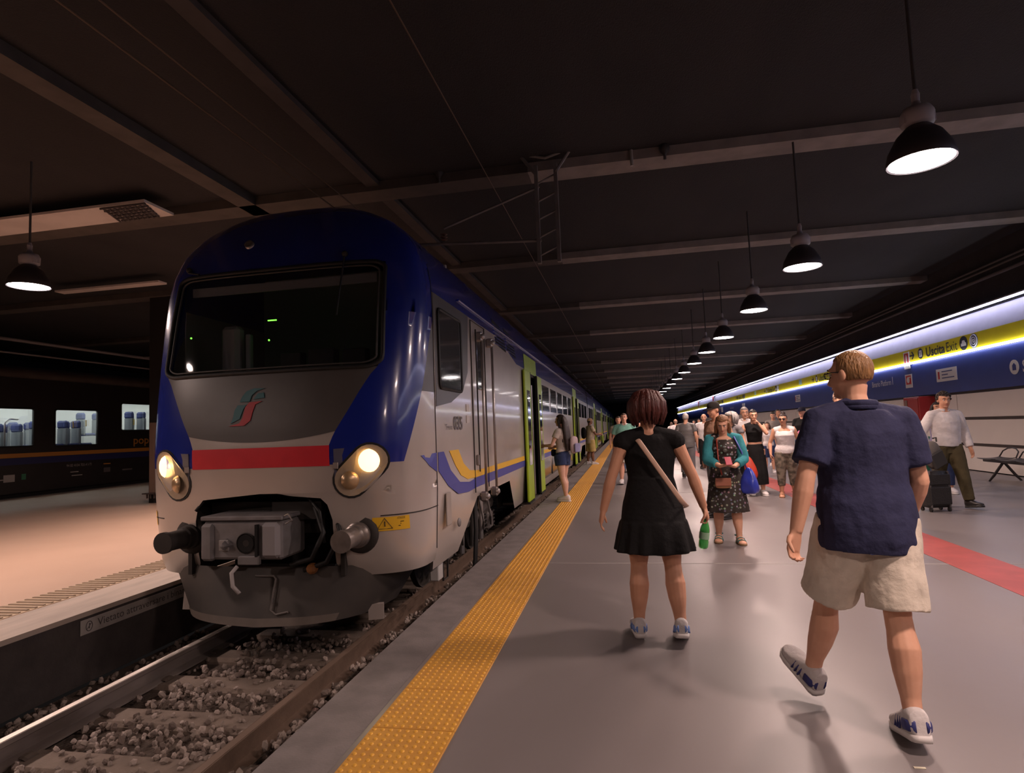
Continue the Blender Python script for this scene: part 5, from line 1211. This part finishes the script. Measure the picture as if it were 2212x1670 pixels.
# 4 woman black top, long skirt
P4 = human('woman in black top and long black skirt touching her mouth', ground(1638, 1070), stature((1638, 1070), (1636, 884)), yaw=180, fem=True, girth=.98, skin=SK, vox=.010, hair='bun', head=(0, 8), arms=dict(L=((-.03, .125, .83), (-.6, .3, -1)), R=((.16, .08, .535), (.6, -1, 0))), hands=dict(L='hold', R='grip'), legs=dict(R=(-4, 0, 4, 0, 6), L=(4, 0, 4, 0, 6)),
  wear=[dict(kind='top', mat=blk, hem=.615, sleeve=0, loose=.008), dict(kind='skirt', mat=blk, waves=9, rings=[(.59, .086, .066, 0), (.52, .106, .078, 0), (.40, .112, .086, .02), (.25, .122, .108, .03), (.125, .122, .112, .035)])], shoes=('sneaker', wht, white_rubber))
soft_bag('tote_bag', P4['handR']+Vector((.03, -.06, -.27)), (.36, .14, .46), 170, mat('red_plastic', (.55, .05, .02), .4, noise_amt=.4, scale=10), 'orange red tote bag beside the long black skirt', [P4['handR']+Vector((.1, -.06, -.14)), P4['handR']+Vector((.01, -.02, .0)), P4['handR']+Vector((-.06, -.06, -.14))], sack=True)
# 5 woman in white wrap top
camo = mat('camo_print', (.20, .16, .12), .9, noise_amt=1, scale=16, col2=(.06, .05, .035))
P5 = human('woman in white wrap top, patterned trousers and sunglasses', ground(1704, 1073), stature((1704, 1073), (1700, 893)), yaw=172, fem=True, girth=1.10, skin=SK2, vox=.010, hair='topknot', hair_col=(.03, .018, .014), head=(-18, 4), eyewear='sunglasses', arms=dict(R=((.17, .04, .51), (.6, -1, 0)), L=((-.18, .02, .51), (-.6, -1, 0))),
  wear=[dict(kind='top', mat=wht, hem=.53, sleeve=0, loose=.014, neck=.775, amin=.105), dict(kind='trousers', mat=camo, len=1.62, loose=.012, top=.56)], shoes=('sandal', tan_leather, tan_leather))
# 6 man with suitcase
P6 = human('man in white shirt and olive trousers pulling a black suitcase', Vector((4.93, 10.42, 0)), 1.80, yaw=188, girth=1.0, skin=SK2, vox=.009, hair='curly', hair_col=(.035, .022, .016), head=(-12, 8), legs=dict(L=(16, 3, 6, 8, 8), R=(-12, 2, 10, -12, 6)), arms=dict(R=((.205, .05, .525), (.5, -1, 0)), L=((-.175, .03, .50), (-.6, -1, 0))), hands=dict(R='grip'),
  wear=[dict(kind='shirt', mat=wht, hem=.535, sleeve=1.9, loose=.016, boxy=.45, amin=.09, collar=True, wrinkle=.02), dict(kind='trousers', mat=olive, len=1.93, loose=.010, top=.56)], shoes=('shoe', black_shoe, black_shoe))
hw_ = P6['handR']; sc = Vector((hw_.x-.06, hw_.y-.16, 0)); su = empty('suitcase', sc, R(12), 'black upright cabin suitcase beside the man in white shirt', 'suitcase'); scm = mat('suitcase_black', (.016, .014, .014), .5, noise_amt=.3, scale=9, bump=.3)
b = MB().box((0, 0, .33), (.38, .24, .54), bev=.04).build('shell', scm, su); MB().box((0, -.125, .24), (.32, .03, .26), bev=.01).build('front_pocket', scm, su); MB().box((0, -.125, .48), (.32, .03, .16), bev=.01).build('front_pocket', scm, su)
for x in (-.14, .14):
    MB().box((x, -.0, .33), (.02, .255, .54), bev=.005).build('rib', mat('suitcase_trim', (.10, .09, .09), .4), su)
    MB().cyl((x*.7, .10, .6), (x*.7, .10, .93), .010, n=8).build('handle_tube', chrome, su)
    for y in (-.09, .09): MB().lathe([(0, -.012), (.03, -.012), (.03, .012), (0, .012)], (x, y, .031), 14, axis=(1, 0, 0)).build('wheel', black_shoe, su); MB().box((x, y, .06), (.03, .04, .03)).build('wheel_fork', scm, su)
MB().box((0, .10, .93), (.22, .03, .03), bev=.01).build('handle_grip', black_shoe, su)
bp = empty('backpack', sc+Vector((.0, -.05, .62)), R(20), 'grey and black backpack riding on top of the suitcase', 'bag'); bm_ = mat('backpack_grey', (.14, .12, .105), .7, noise_amt=.4, scale=8)
q = MB().box((0, 0, .22), (.32, .20, .44), bev=.08, rot=Matrix.Rotation(R(-24), 3, 'Y')).build('pack_body', bm_, bp, smooth=True); q.modifiers.new('r', 'SUBSURF').levels = 1
MB().box((-.02, -.11, .16), (.24, .05, .24), bev=.02, rot=Matrix.Rotation(R(-24), 3, 'Y')).build('pack_pocket', mat('backpack_dark', (.03, .027, .026), .7), bp); MB().tube([(-.05, .10, .40), (-.16, .14, .25), (-.10, .12, .06)], [(.02, .006)]*3, 6).build('pack_strap', MATS['backpack_dark'], bp)
MB().tube([(.08, 0, .42), (.10, .02, .48), (.04, .02, .47)], .012, 6).build('pack_handle', MATS['backpack_dark'], bp)
# 6b person half hidden behind him
human('person in dark jeans half hidden behind the man with the suitcase', at_depth(2031, 12.2), tall((2033, 868), 12.2), yaw=170, fem=True, girth=.95, skin=SK2, vox=.013, hair='medium', wear=[dict(kind='top', mat=cloth('cloth_lilac', (.30, .28, .42)), hem=.52, sleeve=.5, loose=.012), dict(kind='trousers', mat=denim, len=1.8, loose=.010)], arms=dict(R=((.17, .02, .53), (.6, -1, 0))), shoes=('sneaker', wht, white_rubber))
# 7 girl at the door
P7 = human('girl with very long dark hair and denim shorts at the train door', Vector((-1.27, 12.0, 0)), 1.74, yaw=64, fem=True, girth=.92, skin=(.72, .42, .31), vox=.010, hair='long', hair_col=(.028, .014, .010), head=(8, 0), legs=dict(R=(6, 1, 8, 0, 4), L=(-6, 1, 6, 0, 4)), arms=dict(R=((.10, .16, .62), (.5, -1, -.3)), L=((-.10, .18, .64), (-.5, -1, -.3))),
  wear=[dict(kind='top', mat=cloth('cloth_cream', (.55, .47, .42)), hem=.56, sleeve=.45, loose=.010), dict(kind='shorts', mat=denim, len=.42, top=.60, loose=.012)], shoes=('sneaker', wht, white_rubber))
u7 = P7['U']; e = empty('backpack', u7(.06, -.125, .56), R(64), 'pink and white backpack worn by the long-haired girl', 'bag'); q = MB().box((0, 0, .14), (.26, .13, .36), bev=.05).build('pack_body', cloth('pack_pink', (.52, .40, .40)), e, smooth=True); q.modifiers.new('r', 'SUBSURF').levels = 1; MB().box((0, -.08, .08), (.2, .04, .18), bev=.015).build('pack_pocket', cloth('pack_lilac', (.28, .26, .42)), e)
soft_bag('waist_bag', u7(-.02, .105, .555), (.16, .08, .15), 64, blk, 'small black bag at the hip of the long-haired girl')
# 8 man with cap by the train
P8 = human('man with tan cap, black backpack and yellow shorts by the train', Vector((-1.36, 23.4, 0)), 1.80, yaw=-62, girth=1.02, skin=SK3, vox=.014, hair=('cap', (.42, .28, .16)), legs=dict(R=(4, 2, 4, 0, 5), L=(-4, 2, 4, 0, 5)), arms=dict(R=((.10, .20, .64), (.5, -1, -.4)), L=((-.10, .20, .64), (-.5, -1, -.4))), wear=[dict(kind='shirt', mat=cloth('cloth_sand', (.58, .47, .36)), hem=.46, sleeve=.6, loose=.015, amin=.11), dict(kind='shorts', mat=cloth('cloth_yellow', (.55, .40, .16)), len=1.0, loose=.018, top=.51)], shoes=('sneaker', wht, white_rubber))
u8 = P8['U']; q = MB().box((0, 0, 0), (.30, .18, .46), bev=.07).build('backpack', blk, smooth=True, label='black backpack on the back of the man with tan cap', cat='bag'); q.location = u8(0, -.15, .68); q.rotation_euler = (0, 0, R(-62)); q.modifiers.new('r', 'SUBSURF').levels = 1
# 9 man in mint polo
P9 = human('man in mint green polo shirt walking along the platform', Vector((-.02, 15.4, 0)), tall((1350, 892), 15.4), yaw=178, girth=1.10, belly=.02, skin=(.72, .38, .27), vox=.012, hair='crop', hair_col=(.16, .10, .07), legs=dict(R=(12, 2, 4, 6, 5), L=(-10, 2, 14, -8, 5)), wear=[dict(kind='shirt', mat=mint, hem=.47, sleeve=.62, loose=.016, collar=True, collar_mat=wht, amin=.108), dict(kind='shorts', mat=beige, len=.95, loose=.016, top=.51)], shoes=('sneaker', wht, white_rubber))
m = MB(); m.tube([(.02, .0, 0), (.10, .0, .02), (.16, 0, -.01)], .012, 6); q = m.build('shirt_print', mat('print_red', (.5, .06, .08), .7)); q.parent = P9['root']; q.location = (-.06, .165, 1.26)
# others in the crowd: (label, px, depth, head px, yaw, options)
def other(lab, px, Y, top, facing, **k): return human(lab, at_depth(px, Y), tall(top, Y), yaw=facing, vox=k.pop('vox', .014), **k)
other('man in black cap looking left behind the cardigan woman', 1550, 9.6, (1545, 868), 118, girth=1.06, skin=SK2, vox=.010, hair=('cap', (.02, .017, .015)), hair_col=(.04, .02, .015), head=(0, 8), wear=[dict(kind='shirt', mat=cloth('cloth_clay', (.42, .24, .16)), hem=.46, sleeve=.55, amin=.108), dict(kind='trousers', mat=greycl, len=1.9, top=.51)], shoes=('shoe', black_shoe, black_shoe))
other('grey-haired man in white shirt holding a bag, behind the cardigan woman', 1612, 13.6, (1606, 879), 165, girth=1.1, skin=SK, vox=.011, hair='short', hair_col=(.35, .31, .29), head=(12, 10), wear=[dict(kind='shirt', mat=wht, hem=.47, sleeve=.75, amin=.108, collar=True), dict(kind='trousers', mat=greycl, len=1.9, top=.51)], shoes=('shoe', black_shoe, black_shoe), arms=dict(R=((.10, .16, .60), (.6, -1, -.2))))
other('woman with silver bob in dark vest behind the cardigan woman', 1583, 12.0, (1583, 891), 130, fem=True, girth=1.08, skin=SK, vox=.012, hair='bob', hair_col=(.40, .37, .35), wear=[dict(kind='top', mat=greycl, hem=.5, sleeve=.3, loose=.014), dict(kind='trousers', mat=blk, len=1.9)], shoes=('shoe', black_shoe, black_shoe))
other('bald man with beard in the crowd, behind the white shirt man', 1617, 16.0, (1614, 890), 175, girth=1.05, skin=(.45, .21, .12), hair='bald_sides', wear=[dict(kind='shirt', mat=blk, hem=.47, sleeve=.6, amin=.108), dict(kind='trousers', mat=jean, len=1.9, top=.51)], shoes=('shoe', black_shoe, black_shoe))
other('child in white t-shirt beside the long black skirt', 1660, 17.6, (1654, 912), 170, girth=.85, skin=SK, hair='medium', hair_col=(.06, .03, .02), fem=True, wear=[dict(kind='shirt', mat=wht, hem=.46, sleeve=.6, amin=.10), dict(kind='shorts', mat=denim, len=.9, top=.51)], shoes=('sneaker', wht, white_rubber))
other('person in grey t-shirt and jeans looking at a phone', 1674, 20.2, (1667, 889), 165, girth=.98, skin=SK, hair='short', hair_col=(.03, .02, .015), head=(0, 18), arms=dict(R=((.05, .20, .66), (.6, -1, -.4))), hands=dict(R='hold'), wear=[dict(kind='shirt', mat=cloth('cloth_stone', (.26, .23, .21)), hem=.47, sleeve=.6, amin=.105), dict(kind='trousers', mat=jean, len=1.93, top=.51)], shoes=('sneaker', wht, white_rubber))
other('dark-haired man standing behind the person with phone', 1685, 22.0, (1683, 884), 200, skin=SK2, hair='short', hair_col=(.03, .02, .015), wear=[dict(kind='shirt', mat=greycl, hem=.47, sleeve=.6, amin=.105), dict(kind='trousers', mat=blk, len=1.9, top=.51)], shoes=('shoe', black_shoe, black_shoe))
P20 = other('woman in black t-shirt and cap hugging a pink jacket', 1738, 16.2, (1742, 879), 150, fem=True, girth=1.05, skin=(.72, .38, .27), vox=.012, hair=('cap', (.02, .02, .035)), head=(-14, 0), arms=dict(R=((.02, .15, .62), (.7, -.6, -.6)), L=((-.06, .15, .63), (-.7, -.6, -.6))), wear=[dict(kind='shirt', mat=blk, hem=.50, sleeve=.45, amin=.10), dict(kind='shorts', mat=denim, len=.75, loose=.010)], shoes=('sneaker', wht, white_rubber))
q = MB(); q.ball((0, 0, 0), (.16, .09, .20), 16, 12); q.v = [tuple(Vector(v)*(1+.25*noise.noise(Vector(v)*14))) for v in q.v]; q = q.build('jacket', cloth('cloth_pink', (.75, .22, .42)), smooth=True, label='pink jacket bundled in the arms of the woman with cap', cat='jacket'); q.location = P20['U'](-.02, .13, .55)
other('grey-haired man with glasses behind the head of the navy shirt man', 1822, 9.4, (1820, 842), 150, girth=1.05, skin=SK, vox=.011, hair='short', hair_col=(.42, .38, .36), eyewear='glasses', wear=[dict(kind='shirt', mat=greycl, hem=.47, sleeve=.6, amin=.108), dict(kind='trousers', mat=denim, len=1.9, top=.51)], shoes=('shoe', black_shoe, black_shoe))
stripe = bpy.data.materials.new('striped_cloth'); stripe.use_nodes = True; nt = stripe.node_tree; wv = nt.nodes.new('ShaderNodeTexWave'); wv.bands_direction = 'Z'; wv.inputs['Scale'].default_value = 9; rp = nt.nodes.new('ShaderNodeValToRGB'); tc = nt.nodes.new('ShaderNodeTexCoord')
nt.links.new(tc.outputs['Object'], wv.inputs['Vector']); nt.links.new(wv.outputs['Fac'], rp.inputs[0]); rp.color_ramp.elements[0].position = .6; rp.color_ramp.elements[0].color = (.02, .018, .02, 1); rp.color_ramp.elements[1].position = .75; rp.color_ramp.elements[1].color = (.3, .28, .27, 1); nt.links.new(rp.outputs[0], nt.nodes['Principled BSDF'].inputs['Base Color'])
other('white-haired man in dark striped shirt seen from behind', 1484, 17.0, (1476, 893), -18, girth=1.12, skin=SK, hair='short', hair_col=(.55, .49, .45), face=False, wear=[dict(kind='shirt', mat=stripe, hem=.46, sleeve=.6, amin=.11), dict(kind='trousers', mat=greycl, len=1.9, top=.51)], shoes=('shoe', black_shoe, black_shoe))
P11 = other('white-haired man in white shirt with hand on hip and shoulder strap', 1524, 20.0, (1527, 893), 172, girth=1.08, skin=SK, hair='bald_sides', hair_col=(.5, .45, .42), lean=6, arms=dict(R=((.14, .02, .60), (1, -.3, 0)), L=((-.16, .03, .50), (-.6, -1, 0))), wear=[dict(kind='shirt', mat=wht, hem=.50, sleeve=.65, amin=.10), dict(kind='trousers', mat=blk, len=1.9, top=.54)], shoes=('shoe', black_shoe, black_shoe), legs=dict(R=(10, 3, 6, 0, 6), L=(-10, 2, 8, 0, 6)))
soft_bag('waist_bag', P11['U'](-.06, .10, .60), (.30, .12, .22), 172, blk, 'black bag slung on the white-haired man in white shirt')
far = [('far person in pale pink shirt left of the striped shirt man', 1462, 26, (1463, 905), 0, wht, 'bald_sides', (.3, .2, .15)), ('far person in white t-shirt beside the mint polo man', 1383, 32, (1383, 912), 175, wht, 'short', (.03, .02, .02)), ('far person in orange top next to far white t-shirt', 1396, 34, (1396, 913), 180, cloth('cloth_orange', (.7, .2, .03)), 'short', (.03, .02, .02)),
       ('far person in grey between striped shirt and white-haired men', 1502, 34, (1502, 908), 180, greycl, 'short', (.05, .03, .02)), ('far person in black behind the white-haired man', 1513, 30, (1512, 905), 190, blk, 'short', (.04, .02, .02)), ('far person in white at left of the pale pink shirt', 1453, 38, (1452, 912), 10, wht, 'medium', (.1, .05, .03)), ('far grey-clad person partly behind the mint polo man', 1338, 19, (1343, 899), 180, cloth('cloth_khaki', (.25, .22, .16)), 'short', (.05, .03, .02)),
       ('distant person in blue by the far wall', 1600, 40, (1600, 908), 180, denim, 'short', (.04, .02, .02)), ('distant person in white by the far wall', 1571, 42, (1571, 908), 180, wht, 'short', (.05, .04, .04))]
for lab, px, Y, hp, yw, mt, hr_, hc_ in far: other(lab, px, Y, hp, yw, vox=.02, skin=SK, hair=hr_, hair_col=hc_, face=False, wear=[dict(kind='shirt', mat=mt, hem=.47, sleeve=.6, amin=.105, smooth=2), dict(kind='trousers', mat=jean if Y % 2 else greycl, len=1.9, top=.51, smooth=2)], shoes=('shoe', black_shoe, black_shoe))
# ------------------------------------------------------------------ platform furniture
bx, by = 7.75, 10.9
bn = empty('bench', (bx, by, 0), 0, 'dark metal row bench with hooped seats along the right wall', 'bench'); bm2 = mat('bench_metal', (.06, .052, .052), .4, metal=.5)
MB().box((0, 1.9, .40), (.10, 4.1, .06), bev=.01).build('beam', bm2, bn)
for k in range(6):
    y = .22+.66*k; s = MB(); s.grid(lambda u, v: (.22*u-.02, y+.27*v, .455+.03*u*u*(1 if u > 0 else .4)-.015*(1-v*v)), [-1+i/5 for i in range(11)], [-1+i/5 for i in range(11)]); o = s.build('seat', bm2, bn, smooth=True); sd = o.modifiers.new('t', 'SOLIDIFY'); sd.thickness = .012
    MB().tube([(.20, y-.28, .47), (.27, y-.26, .60), (.30, y-.14, .66), (.31, y, .675), (.30, y+.14, .66), (.27, y+.26, .60), (.20, y+.28, .47)], .014, 8).build('hoop', bm2, bn, smooth=True)
for y in (.55, 1.9, 3.3):
    for s in (-1, 1): MB().tube([(0, y, .40), (s*.20, y, .12), (s*.30, y, .0)], [(.03, .02), (.028, .018), (.02, .012)], 8).build('leg', bm2, bn)
red_c = mat('cabinet_red', (.34, .012, .012), .4)
fc = empty('fire_cabinet', (WALLX-.22, 18.9, 0), 0, 'red fire equipment cabinet on a red post by the right wall', 'cabinet')
MB().box((0, -.1, 1.62), (.40, .95, .66), bev=.01).build('cabinet_box', red_c, fc); MB().box((-.205, -.28, 1.62), (.012, .45, .58), bev=.004).build('cabinet_door', red_c, fc); MB().box((-.205, .22, 1.62), (.012, .18, .5)).build('notice_strip', mat('cabinet_notice', (.22, .12, .09), .5), fc); MB().box((0, .25, .65), (.16, .2, 1.30)).build('post', red_c, fc); MB().box((-.1, .55, 1.18), (.2, .3, .12), bev=.01).build('side_box', red_c, fc)
cb = empty('utility_cabinet', (WALLX-.30, 17.9, 0), 0, 'pale low cabinet under the red fire cabinet', 'cabinet'); MB().box((0, 0, .62), (.45, .8, 1.24), bev=.015).build('body', wp_m, cb); MB().box((-.23, 0, .62), (.012, .7, 1.1), bev=.004).build('door', wp_m, cb); MB().box((-.24, .28, .7), (.02, .03, .1)).build('handle', gearm, cb)
bi = empty('litter_bin', at_depth(1992, 13.4), 0, 'dark green litter bin behind the navy shirt man', 'bin'); gm2 = mat('bin_green', (.02, .13, .07), .6, noise_amt=.3, scale=6)
MB().lathe([(0, .02), (.24, .02), (.28, .75), (.30, .78), (.30, .82), (.26, .84), (.27, .86)], (0, 0, 0), 20).build('bin_body', gm2, bi, smooth=True, auto=40); MB().lathe([(.29, .83), (.28, .92), (.18, 1.0), (0, 1.03)], (0, 0, 0), 20).build('bin_lid', gm2, bi, smooth=True); MB().lathe([(.285, .70), (.31, .72), (.31, .75), (.285, .77)], (0, 0, 0), 20).build('bin_rim', mat('bin_rim', (.015, .08, .05), .5), bi)
MB().box((0, 0, .002), (.045, .012, .003)).build('paper_scrap', mat('scrap_pale', (.6, .55, .42), .8), label='tiny pale paper scrap on the floor by the heel', cat='litter', loc=ground(1987, 1660))
